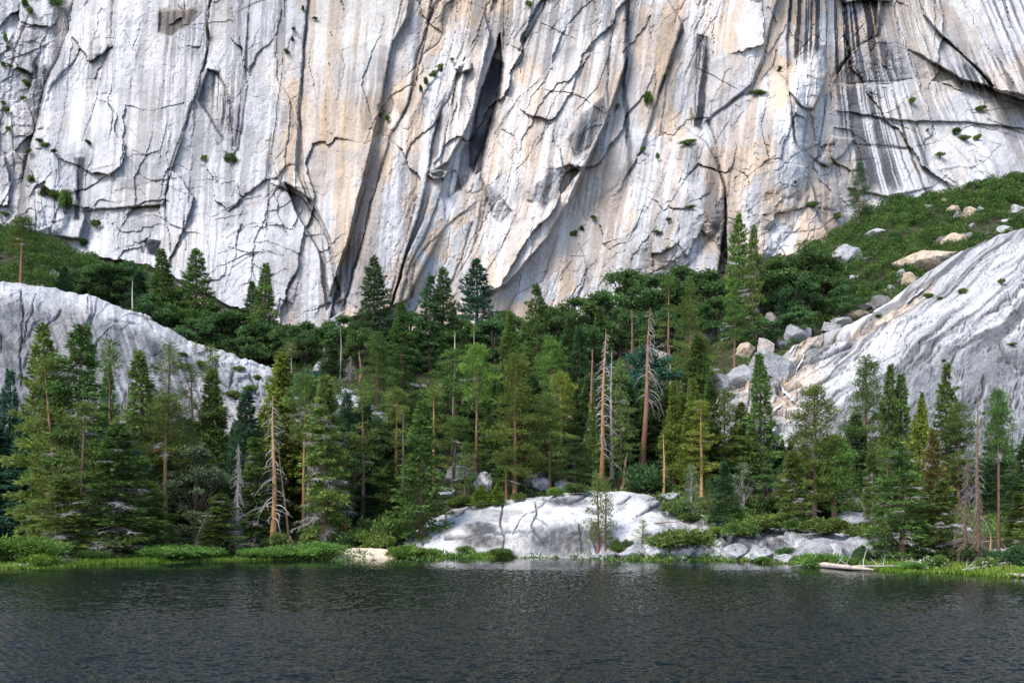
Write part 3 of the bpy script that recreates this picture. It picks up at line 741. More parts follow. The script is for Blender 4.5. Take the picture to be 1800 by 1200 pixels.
def slab_rock(name, label, crest, Yc, Yb, zb, pxs, rows, shape, back, relief, mat=M_SLAB):
    """a whaleback: base line at depth Yb, height zb; rises to the crest seen at (px, crest(px)) and falls away behind"""
    t = np.linspace(0, 1.35, rows)[:, None]
    c = np.interp(pxs, *zip(*crest))[None, :]
    c = c + 3.0 * fbm(pxs / 38, pxs * 0, 620, 3)[None, :] + 1.2 * fbm(pxs / 8, pxs * 0, 621, 2)[None, :]
    yc = np.interp(pxs, *zip(*Yc))[None, :]; yb = np.interp(pxs, *zip(*Yb))[None, :]; z0 = np.interp(pxs, *zip(*zb))[None, :]
    zc = CAMH + (HY - c) / F * yc
    Y = yb + (yc - yb) * t
    tt = np.clip(t, 0, 1)
    z = z0 + (zc - z0) * shape(tt)
    over = np.clip(t - 1, 0, 1)
    z = z - back * (zc - z0) * over ** 1.5 * 3
    X = (pxs[None, :] - CX) / F * Y
    sy = HY - (z - CAMH) / Y * F
    PX = np.broadcast_to(pxs[None, :], Y.shape)
    rel, st = relief(PX, sy, X, Y, z, t + 0 * z)
    fade = sstep(0, .1, t) * (1 - .55 * sstep(.9, 1.0, t))
    z = z + rel * fade
    V = np.stack([X, Y - rel * fade * .6, z], -1)
    me = grid_mesh(name, V, False, st); me.materials.append(mat)
    SURF[name] = (pxs, V)
    return tag(link(bpy.data.objects.new(name, me)), label, "granite slab", kind="structure")

def cracks_on(PX, SY, lst):
    g = np.zeros(PX.shape); stn = np.zeros(PX.shape); step = np.zeros(PX.shape)
    wxx = PX + 3 * fbm(PX / 22, SY / 22, 631, 3); wyy = SY + 3 * fbm(PX / 22, SY / 22, 632, 3)
    for pts, wd, dep, sp in lst:
        xs = [p[0] for p in pts]; ys = [p[1] for p in pts]
        m = (PX > min(xs) - 25) & (PX < max(xs) + 25) & (SY > min(ys) - 25) & (SY < max(ys) + 25)
        if not m.any(): continue
        d, sg = poly_dist(wxx[m], wyy[m], pts)
        k = np.exp(-(d / wd) ** 2)
        g[m] += dep * k; stn[m] = np.maximum(stn[m], np.exp(-(d / (wd * 1.1)) ** 2) * .7)
        step[m] += -sg * sp * .5 * np.exp(-(d / 14) ** 2)
    return step - g, stn

# left dome
def dome_relief(PX, SY, X, Y, z, t):
    cr_, cs = cracks_on(PX, SY, [
        ([(36, 512), (40, 560), (34, 620), (40, 680)], 1.8, .6, .3), ([(66, 515), (50, 560), (40, 600)], 1.6, .6, .3), ([(108, 540), (85, 570)], 2, .7, 0),
        ([(200, 570), (170, 600), (160, 640)], 2.2, .7, .3), ([(270, 630), (300, 610), (320, 612)], 3.0, 1.5, -1.0), ([(190, 560), (240, 565), (300, 600)], 1.2, .4, 0),
        ([(400, 650), (430, 640), (470, 650)], 1.5, .5, 0), ([(410, 650), (405, 680)], 2, .8, 0), ([(330, 640), (380, 660), (420, 700)], 2, .8, .5),
        ([(440, 660), (450, 690), (490, 700)], 2, .8, 0)])
    r = .8 * fbm(PX / 70, SY / 50, 641, 3) + .22 * fbm(PX / 10, SY / 14, 642, 4)
    rough_ = sstep(300, 380, PX) * sstep(600, 640, SY)
    fa, ea = facets(PX / 26, SY / 18, 643, 1.6); fb, eb = facets(PX / 9, SY / 8, 644, 1.4)
    r = r + rough_ * (.45 * fa + .12 * fb) + cr_
    q = (SY + .25 * PX) / 20 + 1.4 * fbm(PX / 60, SY / 40, 648, 3); saw = q - np.floor(q)
    r = r + .2 * saw * sstep(.42, .66, vn(PX / 70, SY / 30, 649))
    crk = np.random.default_rng(67); L_ = []
    for _ in range(55):
        x0 = crk.uniform(-10, 600); y0 = crk.uniform(515, 760); l0 = crk.uniform(14, 60); an = math.radians(crk.choice([100, 115, 30, 5]) + crk.normal() * 12)
        L_.append(([(x0, y0), (x0 + l0 * .5 * math.cos(an) + crk.normal() * 3, y0 + l0 * .5 * math.sin(an)), (x0 + l0 * math.cos(an), y0 + l0 * math.sin(an))], crk.uniform(.8, 1.3), .35, crk.normal() * .3))
    c2, cs2 = cracks_on(PX, SY, L_); r = r + c2; cs = np.maximum(cs, cs2 * .8)
    st = np.zeros(PX.shape + (4,))
    flow = np.clip(.5 + .9 * fbm((PX - .35 * (SY - 560)) / 5, SY / 140, 645, 3), 0, 1)
    low = sstep(8, 40, SY - np.interp(PX, [-300, 0, 150, 250, 330, 430, 480, 620], [500, 506, 524, 558, 606, 632, 650, 690]))
    st[..., 3] = np.clip(low * (.62 + .7 * (flow - .5)) * (1 - .75 * sstep(320, 420, PX)) + .25 * sstep(.5, .8, vn(PX / 30, SY / 16, 646)), 0, 1)
    st[..., 2] = np.clip((1 - low) * .45 + .9 * low * sstep(.64, .74, flow) * sstep(130, 40, PX), 0, 1)
    st[..., 0] = np.clip(np.maximum(cs, .45 * low * sstep(.70, .82, 1 - flow) * sstep(160, 60, PX)), 0, .9)
    st[..., 1] = .15 * sstep(.5, .8, vn(PX / 60, SY / 40, 647))
    return r, st
pxs = np.arange(-420, 700, 2.2)
dome = slab_rock("granite_dome", "grey rounded granite dome rising behind the left shore trees",
          [(-420, 520), (-100, 506), (0, 505), (60, 508), (150, 525), (250, 560), (330, 603), (430, 634), (478, 652), (560, 674), (620, 694), (700, 740)],
          [(-420, 232), (0, 232), (250, 236), (450, 226), (620, 212), (700, 206)], [(-420, 160), (0, 160), (450, 166), (700, 172)],
          [(-420, 0), (450, 0), (700, 4)], pxs, 230, lambda t: np.sin(t * math.pi / 2) ** .85, .22, dome_relief)

# right slab
def slab_relief(PX, SY, X, Y, z, t):
    cr_, cs = cracks_on(PX, SY, [
        ([(1800, 525), (1740, 548), (1690, 575), (1640, 600), (1580, 620), (1520, 650)], 2.4, .8, .6), ([(1760, 600), (1770, 625), (1800, 655)], 2.4, 1.0, .5),
        ([(1730, 660), (1728, 690), (1715, 710)], 2.2, .9, 0), ([(1800, 690), (1740, 700), (1690, 720)], 2, .8, .5), ([(1530, 630), (1545, 680)], 1.4, .5, 0),
        ([(1405, 640), (1450, 630), (1500, 600)], 2, .6, .4), ([(1350, 682), (1400, 676), (1450, 690)], 2.6, .9, .8), ([(1420, 610), (1470, 592), (1540, 580)], 1.8, .6, 0),
        ([(1280, 690), (1330, 668), (1380, 672)], 2.2, .8, .6), ([(1260, 720), (1300, 700)], 2, .8, 0)])
    fx = PX + .9 * (SY - 560) * sstep(1250, 1500, PX)
    along = (PX * .78 - SY * .62); across = (PX * .62 + SY * .78) + 22 * fbm(PX / 130, SY / 90, 651, 3)
    flow = np.clip(.5 + 1.0 * fbm(across / 10, along / 170, 652, 4), 0, 1)
    flow2 = np.clip(.5 + 1.0 * fbm(across / 34, along / 260, 653, 3), 0, 1)
    left = sstep(1480, 1380, PX)
    fa, ea = facets(PX / 40, SY / 22, 654, 1.5); fb, eb = facets(PX / 12, SY / 9, 655, 1.4)
    lowb = sstep(0, 46, SY - np.interp(PX, [1240, 1400, 1480, 1560, 1640, 1720, 1800, 2100], [760, 735, 690, 640, 605, 586, 580, 560]))
    r = .75 * fbm(across / 46, along / 260, 656, 3) + .30 * fbm(across / 7, along / 90, 657, 4) + (.12 + .75 * left + .35 * lowb) * fa + (.04 + .16 * left + .06 * lowb) * fb + cr_
    q = across / 17 + 1.3 * fbm(across / 40, along / 60, 661, 3); saw = q - np.floor(q)
    q2 = across / 6 + 1.2 * fbm(across / 18, along / 26, 662, 3); saw2 = q2 - np.floor(q2)
    pat = sstep(.35, .65, vn(PX / 60, SY / 34, 663))
    r = r + .62 * saw * pat + .20 * saw2 * (.3 + .7 * vn(PX / 30, SY / 18, 664))
    crk = np.random.default_rng(66); L_ = []
    for _ in range(70):
        x0 = crk.uniform(1260, 1800); y0 = crk.uniform(420, 760); l0 = crk.uniform(15, 70); an = math.radians(crk.choice([-38, -30, 70, 100]) + crk.normal() * 12)
        L_.append(([(x0, y0), (x0 + l0 * .5 * math.cos(an) + crk.normal() * 3, y0 + l0 * .5 * math.sin(an)), (x0 + l0 * math.cos(an), y0 + l0 * math.sin(an))], crk.uniform(.8, 1.3), .35, crk.normal() * .3))
    c2, cs2 = cracks_on(PX, SY, L_); r = r + c2; cs = np.maximum(cs, cs2 * .8)
    st = np.zeros(PX.shape + (4,))
    st[..., 3] = np.clip(lowb * (.42 + .6 * (flow2 - .5)) + (1 - lowb) * (.5 * sstep(.55, .75, flow) + .35 * sstep(.5, .7, flow2)), 0, 1) * (1 - .7 * left)
    st[..., 2] = np.clip((1 - lowb) * (.25 + .7 * sstep(.4, .62, 1 - flow)) * (1 - .5 * left) + lowb * .8 * sstep(.70, .78, np.clip(.5 + fbm((PX + .25 * SY) / 8, SY / 90, 658, 3), 0, 1)), 0, 1)
    st[..., 1] = np.clip(sstep(1560, 1400, PX) * sstep(760, 700, SY) * (.25 + .75 * sstep(.4, .7, vn(PX / 42, SY / 24, 659))), 0, 1) * .85
    st[..., 0] = np.clip(np.maximum(cs, (1 - lowb) * (1 - left) * .3 * sstep(.68, .8, flow)), 0, .9)
    # rust-brown wet channel beside the cascade
    ch, _ = poly_dist(PX, SY, [(1640, 505), (1560, 560), (1490, 590), (1410, 612), (1404, 640), (1388, 662), (1372, 690), (1392, 705)])
    w = np.exp(-(ch / 10) ** 2)
    st[..., 1] = np.maximum(st[..., 1], w * .95); st[..., 0] = np.maximum(st[..., 0], w * .5 * sstep(.4, .6, vn(PX / 9, SY / 9, 660)))
    r = r - 1.0 * np.exp(-(ch / 7) ** 2)
    return r, st
pxs = np.arange(1235, 2260, 2.2)
slab = slab_rock("granite_slab", "pale sloping granite slab with grey lower face behind the right shore trees",
          [(1235, 706), (1262, 690), (1290, 668), (1330, 645), (1370, 628), (1392, 612), (1430, 592), (1500, 566), (1560, 534), (1600, 502), (1650, 470), (1700, 438), (1750, 418), (1800, 402), (1900, 372), (2260, 330)],
          [(1235, 220), (1290, 228), (1430, 244), (1600, 276), (1800, 310), (2260, 330)], [(1235, 172), (1400, 168), (1800, 170), (2260, 170)],
          [(1235, 8), (1400, 6), (1800, 4), (2260, 4)], pxs, 260, lambda t: .35 * t + .65 * np.sin(t * math.pi / 2), .16, slab_relief)

# whaleback on the shore in the middle
def shore_rock():
    pxs = np.arange(676, 1580, 1.6); Ys = np.concatenate([np.arange(106, 150, .22), np.arange(150, 180, .5)])
    PX, Y = np.meshgrid(pxs, Ys)
    top = np.interp(pxs, [676, 690, 720, 760, 800, 830, 870, 900, 960, 1000, 1050, 1100, 1140, 1170, 1210, 1260, 1300, 1340, 1400, 1460, 1520, 1580],
                    [960, 948, 925, 906, 894, 888, 882, 878, 872, 866, 864, 863, 870, 888, 898, 910, 920, 925, 930, 930, 944, 975])
    Yt = np.interp(pxs, [676, 1100, 1200, 1300, 1440, 1580], [162, 164, 158, 150, 144, 134])
    ys = np.interp(pxs, [676, 700, 780, 900, 1050, 1200, 1300, 1440, 1580], [147, 146, 145, 142.0, 139.5, 134.5, 131.5, 125, 116])
    zt = CAMH + (HY - top) / F * Yt
    u = np.clip((Y - ys[None]) / (Yt - ys)[None], -.4, 2)
    tt = np.clip(u, 0, 1)
    # steep lower front, then a long easy back
    frac = np.interp(pxs, [676, 800, 900, 980, 1040, 1100, 1200, 1440], [.25, .38, .45, .5, .42, .3, .35, .4])[None]
    s = frac * (1 - (1 - np.clip(tt / .16, 0, 1)) ** 2.2) + (1 - frac) * np.sin(np.clip((tt - .05) / .95, 0, 1) * math.pi / 2) ** 1.15
    z = zt[None] * s - np.clip(-u, 0, 1) * 6 - np.clip(u - 1, 0, 1) * 9
    X = (PX - CX) / F * Y
    SY = HY - (z - CAMH) / Y * F
    cr_, cs = cracks_on(PX, SY, [
        ([(885, 885), (880, 915), (888, 940), (884, 972)], 1.6, .55, .25), ([(940, 880), (945, 900), (935, 920), (960, 960)], 1.4, .5, .2), ([(955, 875), (1000, 882), (1040, 868)], 1.6, .5, .3),
        ([(782, 945), (830, 938), (885, 932), (940, 930)], 1.6, .5, .3), ([(784, 905), (786, 930)], 1.6, .5, 0), ([(1020, 920), (1022, 970)], 2, .7, .2), ([(1040, 930), (1050, 970)], 2.2, .9, .3),
        ([(900, 935), (920, 905), (960, 880)], 1.2, .4, 0), ([(940, 905), (965, 920)], 1.1, .35, 0), ([(760, 935), (800, 905), (830, 890)], 1.1, .3, 0),
        ([(1120, 905), (1160, 885), (1175, 880)], 1.8, .6, .3), ([(1090, 885), (1110, 870)], 1.4, .5, 0), ([(1230, 925), (1290, 960)], 2.2, .7, .4), ([(1270, 935), (1330, 970)], 2.4, .8, .4)])
    low = sstep(.16, .10, tt + .05 * fbm(PX / 30, Y / 3, 672, 3)) * sstep(740, 830, PX) * sstep(1560, 1480, PX)
    right = sstep(1130, 1210, PX)
    fa, ea = facets(PX / 42, SY / 22, 673, 1.5); fb, eb = facets(PX / 15, SY / 9, 674, 1.4)
    rel = .30 * fbm(X / 5, Y / 5, 671, 3) + .08 * fbm(X / 1.2, Y / 1.2, 675, 3) + cr_ * .8 + (.15 + .6 * right) * fa * .8 + (.04 + .14 * right) * fb
    z = z + rel * sstep(-.02, .06, u)
    st = np.zeros(PX.shape + (4,))
    lob = np.maximum.reduce([np.exp(-(((PX - a) / ra) ** 2 + ((SY - b) / rb) ** 2) ** 2) for a, b, ra, rb in
                             [(990, 950, 75, 30), (850, 950, 45, 14), (845, 928, 32, 12), (1000, 882, 36, 8), (1165, 890, 24, 10), (1300, 955, 30, 14), (1360, 955, 26, 12)]])
    nz = sstep(.3, .7, vn(PX / 7, SY / 5, 676))
    st[..., 3] = np.clip(np.maximum(lob * (.75 + .4 * nz), .35 * sstep(.55, .8, vn(PX / 26, SY / 12, 677))) + .25 * right * nz, 0, 1)
    st[..., 2] = np.clip((1 - st[..., 3]) * .85 - .3 * right, 0, 1)
    st[..., 0] = np.clip(np.maximum(np.clip(cs * 1.4, 0, 1), .35 * lob * sstep(.6, .8, vn(PX / 5, SY / 14, 678))), 0, .9)
    st[..., 0] = np.maximum(st[..., 0], .5 * sstep(.45, .15, z) * sstep(-.05, .1, z))
    st[..., 1] = .25 * sstep(.45, .8, vn(PX / 50, SY / 18, 679))
    V = np.stack([X, Y, z], -1)
    me = grid_mesh("shore_rock", V, False, st); me.materials.append(M_SLAB)
    global ROCK_PX, ROCK_Y, ROCK_Z
    ROCK_PX, ROCK_Y, ROCK_Z = pxs, Ys, z
    return tag(link(bpy.data.objects.new("shore_rock", me)), "white granite whaleback on the shore below the tall snags", "granite slab", kind="structure")
shore_rock()

def rock_hit(px, py):
    """first meeting of the sight line with ground or shore rock"""
    x, Y, z = ground_hit(px, py)
    if ROCK_PX[0] < px < ROCK_PX[-1]:
        i = int(np.clip(np.searchsorted(ROCK_PX, px), 0, len(ROCK_PX) - 1))
        zr = CAMH + (HY - py) / F * ROCK_Y
        k = np.nonzero(ROCK_Z[:, i] >= zr)[0]
        if len(k) and ROCK_Y[k[0]] < Y:
            Y = float(ROCK_Y[k[0]]); return (px - CX) / F * Y, Y, float(ROCK_Z[k[0], i])
    return x, Y, z
# ------------------------------------------------------------------ tree prototypes (meshes shared by all copies)
def unit(v): return v / (np.linalg.norm(v, axis=-1, keepdims=True) + 1e-9)

def conifer(seed, H=25., R=3.2, clear=.1, nb=120, per=62, prof=.8, elev=(-18, 45), droop=.12, flat=.25, L=.62, w=.075,
            gaps=0., clumpy=0., dead=0., trunk_r=.34, wob=.15, lump=.3, topkill=0., spread=.36):
    """returns trunk, crown and dead-twig meshes (dead twigs may be None)"""
    r = np.random.default_rng(seed)
    tk, cr, dt = MB(), MB(), MB()
    n = 14; tz = np.linspace(-1.0, H, n)
    ph = r.uniform(0, 6.3, 2)
    def axis_at(z):
        z = np.asarray(z, float)
        return np.stack([wob * np.sin(z * .21 + ph[0]) * z / H, wob * np.sin(z * .17 + ph[1]) * z / H, z], -1)
    tr = trunk_r * np.clip(1 - np.clip(tz, 0, H) / H, 0, 1) ** .85 + .025
    tr[0] *= 1.5; tr[1] *= 1.12
    tk.tube(axis_at(tz), tr, 8)
    lob = r.uniform(-1, 1, (6, 9))
    for i in range(nb):
        t = clear + (1 - clear) * ((i + r.random()) / nb) ** .92
        if t > .995: continue
        if gaps and vn(np.array(t * 9.0), np.array(.5), seed + 3) < gaps and t < .9 and r.random() < .8: continue
        u = (t - clear) / (1 - clear)
        rad = R * ((1 - u) ** prof * .97 + .03) * (.45 + .55 * min(1, u / .16 + .35))
        az = i * 2.39996 + r.normal() * .35
        li = lob[int(u * 5.99), int((az % 6.2832) / 6.2832 * 8.99)]
        ln = rad * (1 + lump * li) * r.uniform(.72, 1.12)
        ln = max(ln, .25)
        el = math.radians(np.interp(u, [0, .5, 1], [elev[0], (elev[0] + elev[1]) * .35, elev[1]]) + r.normal() * 7)
        o = axis_at(t * H)
        hd = np.array([math.cos(az), math.sin(az), 0.])
        sd_ = np.array([-hd[1], hd[0], 0.])
        def bp(s):
            s = np.asarray(s, float)[:, None]
            return o + hd * (s * ln * math.cos(el)) + np.array([0, 0, 1.]) * (s * ln * math.sin(el) - droop * ln * s ** 2 + .5 * droop * ln * s ** 4)
        isdead = r.random() < dead * (1.25 - u)
        sl = np.linspace(0, 1, 5)
        br = (.018 + .012 * ln) * (1 - sl * .85)
        (dt if isdead else tk).tube(bp(sl), br, 3)
        if isdead:
            m = int(14 + ln * 16)
            s = r.uniform(.2, 1, m)
            d = hd * r.uniform(.1, .8, (m, 1)) + sd_ * r.normal(size=(m, 1)) * .8 + np.array([0, 0, -1.]) * r.uniform(.0, .9, (m, 1))
            dt.leaves(bp(s), d, r.uniform(.4, 1.2, m), .022, r)
            continue
        m = int(per * ln / R * (1.0 + .6 * u) * r.uniform(.75, 1.2)) + 8
        if clumpy:
            nc = max(2, int(2 + ln * 1.15))
            cs = r.uniform(.45, 1.02, nc); cs[0] = 1.0
            cl = r.normal(size=nc) * spread * ln * .55
            cc = bp(cs) + sd_ * cl[:, None] + np.array([0, 0, 1.]) * r.uniform(-.1, .35, (nc, 1))
            k = r.integers(0, nc, m)
            off = r.normal(size=(m, 3)) * np.array([1, 1, .62]) * clumpy
            p = cc[k] + off * .55
            d = unit(off) + hd * .35 + np.array([0, 0, .55]) + r.normal(size=(m, 3)) * .25
            cr.leaves(p, d, L * r.uniform(.7, 1.2, m), w * r.uniform(.8, 1.25, m), r)
            for q in range(nc):
                tk.tube(np.array([bp([max(.1, cs[q] - .3)])[0], cc[q]]), [.03, .012], 3)
        else:
            s = r.uniform(.08, 1, m) ** .75
            wid = spread * ln * np.sin(np.clip(s * .85 + .12, 0, 1) * math.pi) ** .7
            lat = r.uniform(-1, 1, m) * wid
            p = bp(s) + sd_ * lat[:, None] + np.array([0, 0, 1.]) * (r.normal(size=(m, 1)) * .10 * (1 + flat) - .10 * np.abs(lat)[:, None])
            d = hd * .65 + sd_ * (np.sign(lat) * r.uniform(.2, 1.0, m))[:, None] + np.array([0, 0, 1.]) * r.normal(.05, .3 + flat, (m, 1)) + r.normal(size=(m, 3)) * .2
            cr.leaves(p, d, L * r.uniform(.6, 1.15, m), w * r.uniform(.8, 1.3, m), r)
    # leader
    if not topkill:
        m = 40
        z = H * (1 - .07 * r.random(m) ** 1.0)
        d = r.normal(size=(m, 3)) * .7 + np.array([0, 0, .8])
        cr.leaves(axis_at(z), d, L * .7, w, r)
    return tk, cr, dt

def finish(name, res):
    tk, cr, dt = res
    a = tk.mesh("trunk"); a.materials.append(M_BARK)
    b = cr.mesh("crown"); b.materials.append(M_LEAF)
    c = None
    if dt.v:
        c = dt.mesh("dead_twigs"); c.materials.append(M_TWIG)
    return (a, b, c)

def broadleaf(seed, H=9., R=4.2, n=7600, L=.36, w=.12, lobes=44, stemh=.22, mat=None):
    r = np.random.default_rng(seed)
    tk, cr = MB(), MB()
    z = np.linspace(-.8, H * .75, 7)
    tk.tube(np.stack([.25 * np.sin(z * .6 + seed), .25 * np.sin(z * .45 + seed * 2), z], -1), .26 * (1 - z / H) + .05, 7)
    lc = []
    for i in range(lobes):
        u = r.uniform(0, 1); az = r.uniform(0, 6.2832)
        zz = H * (stemh + (1 - stemh) * u) * .93
        rr = R * math.sqrt(max(0.02, 1 - (1.85 * (u - .42)) ** 2)) * r.uniform(.25, .95)
        lc.append((rr * math.cos(az), rr * math.sin(az), zz, r.uniform(.11, .25) * R))
    lc.append((0, 0, H * .92, .22 * R))
    lc = np.array(lc)
    for x, y, zz, s in lc:
        st = np.array([.1 * x, .1 * y, max(.3, zz * .45)])
        en = np.array([x, y, zz - .2 * s])
        md = (st + en) / 2 + r.normal(size=3) * .2
        tk.tube(np.array([st, md, en]), [.09, .06, .02], 4)
    k = r.choice(len(lc), n, p=lc[:, 3] ** 2 / (lc[:, 3] ** 2).sum())
    d = unit(r.normal(size=(n, 3)))
    rad = lc[k, 3] * np.abs(r.normal(.72, .3, n))
    p = lc[k, :3] + d * rad[:, None] * np.array([1.1, 1.1, .78])
    dd = d * .5 + r.normal(size=(n, 3)) * .8 + np.array([0, 0, .15])
    cr.leaves(p, dd, L * r.uniform(.6, 1.2, n), w * r.uniform(.8, 1.3, n), r)
    a = tk.mesh("trunk"); a.materials.append(M_BARK)
    b = cr.mesh("crown"); b.materials.append(M_BROAD)
    return (a, b, None)

def snag(seed, H=24., nb=46, blen=2.6, bstart=.25, droop=.55, r0=.42, top=.06, twig=6, side=None, curl=.3, thick=1.):
    r = np.random.default_rng(seed)
    tk, br = MB(), MB()
    n = 12; z = np.linspace(-1, H, n); ph = r.uniform(0, 6, 2)
    ax = lambda q: np.stack([.12 * np.sin(q * .3 + ph[0]), .12 * np.sin(q * .23 + ph[1]), q], -1)
    rad = r0 * (1 - np.clip(z, 0, H) / H) ** .7 + top * .6
    rad[0] *= 1.5; rad[1] *= 1.15
    tk.tube(ax(z), rad, 9)
    # splintered tip
    for k in range(3):
        a = r.uniform(0, 6.28); tip = ax(np.array([H]))[0]
        tk.tube(np.array([tip - [0, 0, .6], tip + np.array([.12 * math.cos(a), .12 * math.sin(a), r.uniform(.3, .9)])]), [top, .01], 4)
    for i in range(nb):
        t = bstart + (1 - bstart) * (i + r.random()) / nb
        az = i * 2.4 + r.normal() * .4
        if side is not None and r.random() < .7: az = side + r.normal() * .7
        ln = blen * (1.0 - .75 * (t - bstart) / (1 - bstart)) * r.uniform(.3, 1.15)
        o = ax(np.array([t * H]))[0]
        h = np.array([math.cos(az), math.sin(az), 0]); sdv = np.array([-h[1], h[0], 0])
        s = np.linspace(0, 1, 7)[:, None]
        bend = r.normal() * curl
        pts = o + h * ln * (s - .25 * s ** 2) + np.array([0, 0, 1]) * ln * (r.uniform(0, .35) * s - droop * r.uniform(.6, 1.5) * s ** 2) + sdv * ln * bend * s ** 2
        br.tube(pts, thick * (.022 + .018 * ln) * (1 - .85 * s[:, 0]), 4)
        for q in range(int(twig * r.uniform(.5, 1.5))):
            j = r.integers(2, 7); d = h * r.normal(.2, .6) + sdv * r.normal(0, .8) + np.array([0, 0, r.normal(-.35, .5)])
            l2 = r.uniform(.3, 1.0) * ln * .35
            e = pts[j] + d * l2
            br.tube(np.array([pts[j], pts[j] + d * l2 * .5 + r.normal(size=3) * .06, e]), [.022 * thick, .015 * thick, .006 * thick], 3)
    a = tk.mesh("trunk"); a.materials.append(M_BARK)
    b = br.mesh("bare_branches"); b.materials.append(M_TWIG)
    return (a, None, b)

def shrub(seed, R=1.6, H=1.5, n=2600, L=.26, w=.055, lobes=14, upright=.6):
    r = np.random.default_rng(seed)
    st, lf = MB(), MB()
    lc = []
    for i in range(lobes):
        a = r.uniform(0, 6.283); q = math.sqrt(r.random()) * .78
        lc.append((R * q * math.cos(a), R * q * math.sin(a), H * (.45 + .35 * (1 - q * q)) * r.uniform(.6, 1.1), r.uniform(.26, .42) * min(R, H * 1.3)))
    lc = np.array(lc)
    for x, y, z, s in lc:
        st.tube(np.array([[x * .2, y * .2, -.15], [x * .7, y * .7, z * .5], [x, y, z]]), [.03, .02, .008], 4)
    k = r.integers(0, lobes, n); d = unit(r.normal(size=(n, 3)))
    p = lc[k, :3] + d * (lc[k, 3] * r.uniform(.3, 1.1, n))[:, None] * np.array([1, 1, .85])
    p[:, 2] = np.abs(p[:, 2])
    dd = d * .5 + r.normal(size=(n, 3)) * .6 + np.array([0, 0, upright])
    lf.leaves(p, dd, L * r.uniform(.6, 1.3, n), w * r.uniform(.8, 1.3, n), r)
    a = st.mesh("stems"); a.materials.append(M_BARK)
    b = lf.mesh("foliage"); b.materials.append(M_BROAD)
    return (a, b, None)

PROTO = {}
def protos(kind, fn, seeds): PROTO[kind] = [fn(s) for s in seeds]
protos('fir', lambda s: finish('fir', conifer(s, R=3.4, clear=.05, nb=165, per=88, prof=.82, lump=.34, spread=.4)), (11, 12, 13, 14))
protos('wide', lambda s: finish('wide', conifer(s, R=4.6, clear=.05, nb=120, per=120, prof=.72, elev=(-12, 50), droop=.05, lump=.35, flat=.15, L=.7, w=.085, gaps=.2)), (21, 22, 23))
protos('cedar', lambda s: finish('cedar', conifer(s, R=3.5, clear=.03, nb=190, per=95, prof=.85, elev=(-5, 60), droop=.06, flat=.6, L=.6, w=.085, lump=.32)), (31, 32, 33))
protos('pine', lambda s: finish('pine', conifer(s, R=3.9, clear=.22, nb=84, per=190, prof=.55, elev=(-22, 50), droop=.02, clumpy=.72, L=.5, w=.06, lump=.45, gaps=.22, spread=.5)), (41, 42, 43, 44))
protos('thin', lambda s: finish('thin', conifer(s, R=3.0, clear=.2, nb=74, per=110, prof=.5, elev=(-22, 40), droop=.05, clumpy=.5, L=.46, w=.055, lump=.5, gaps=.38, dead=.22, trunk_r=.28)), (51, 52, 53, 54))
protos('tuft', lambda s: finish('tuft', conifer(s, R=3.4, clear=.62, nb=44, per=190, prof=.42, elev=(-30, 55), clumpy=.72, L=.5, w=.06, lump=.5, gaps=.1, dead=.12, spread=.5)), (61, 62, 63))
protos('dying', lambda s: finish('dying', conifer(s, R=3.3, clear=.04, nb=210, per=120, prof=.62, elev=(-30, 40), droop=.2, dead=.42, lump=.4, gaps=.2, flat=.2)), (71, 72, 73))
protos('old', lambda s: finish('old', conifer(s, R=3.4, clear=.03, nb=170, per=92, prof=.6, elev=(-28, 40), droop=.22, dead=.22, lump=.42, gaps=.15, flat=.3)), (81, 82, 83))
protos('round', lambda s: finish('round', conifer(s, H=15, R=5.0, clear=.2, nb=74, per=190, prof=.42, elev=(-5, 60), droop=-.02, clumpy=.8, L=.5, w=.06, lump=.35, spread=.5, trunk_r=.5)), (91, 92))
protos('sapling', lambda s: finish('sapling', conifer(s, H=8, R=1.5, clear=.08, nb=46, per=46, prof=.7, elev=(0, 55), droop=.0, clumpy=.26, L=.3, w=.035, lump=.4, gaps=.15, trunk_r=.12, spread=.4)), (101, 102, 103))
protos('oak', lambda s: broadleaf(s), (111, 112, 113, 114))
protos('grey', lambda s: broadleaf(s, H=16, R=4.6, n=5600, lobes=30, stemh=.12), (121, 122))
protos('snag', lambda s: snag(s), (131, 132))
protos('bigsnag', lambda s: snag(s, H=26, nb=72, blen=4.4, bstart=.16, droop=.8, r0=.46, twig=10, curl=.7, thick=1.3), (141, 142))
protos('pole', lambda s: snag(s, H=18, nb=26, blen=1.5, bstart=.3, droop=.35, r0=.26, twig=3), (151, 152, 153))
protos('stub', lambda s: snag(s, H=18, nb=8, blen=1.0, bstart=.45, droop=.2, r0=.3, twig=2), (161, 162))
protos('thicket', lambda s: snag(s, H=16, nb=190, blen=2.4, bstart=.03, droop=.9, r0=.2, twig=12, curl=.6), (171, 172))
protos('sidesnag', lambda s: snag(s, H=26, nb=60, blen=4.0, bstart=.42, droop=.8, r0=.5, twig=8, side=0.0, curl=.3), (181,))
protos('shrub', lambda s: shrub(s), (201, 202, 203))
protos('willow', lambda s: shrub(s, R=1.8, H=1.7, n=4200, L=.34, w=.04, lobes=20, upright=.9), (211, 212, 213))
NOMH = {'round': 15, 'sapling': 8, 'oak': 9.2, 'grey': 16, 'bigsnag': 26, 'pole': 18, 'stub': 18, 'thicket': 16, 'sidesnag': 26, 'snag': 24, 'shrub': 1.75, 'willow': 2.0}
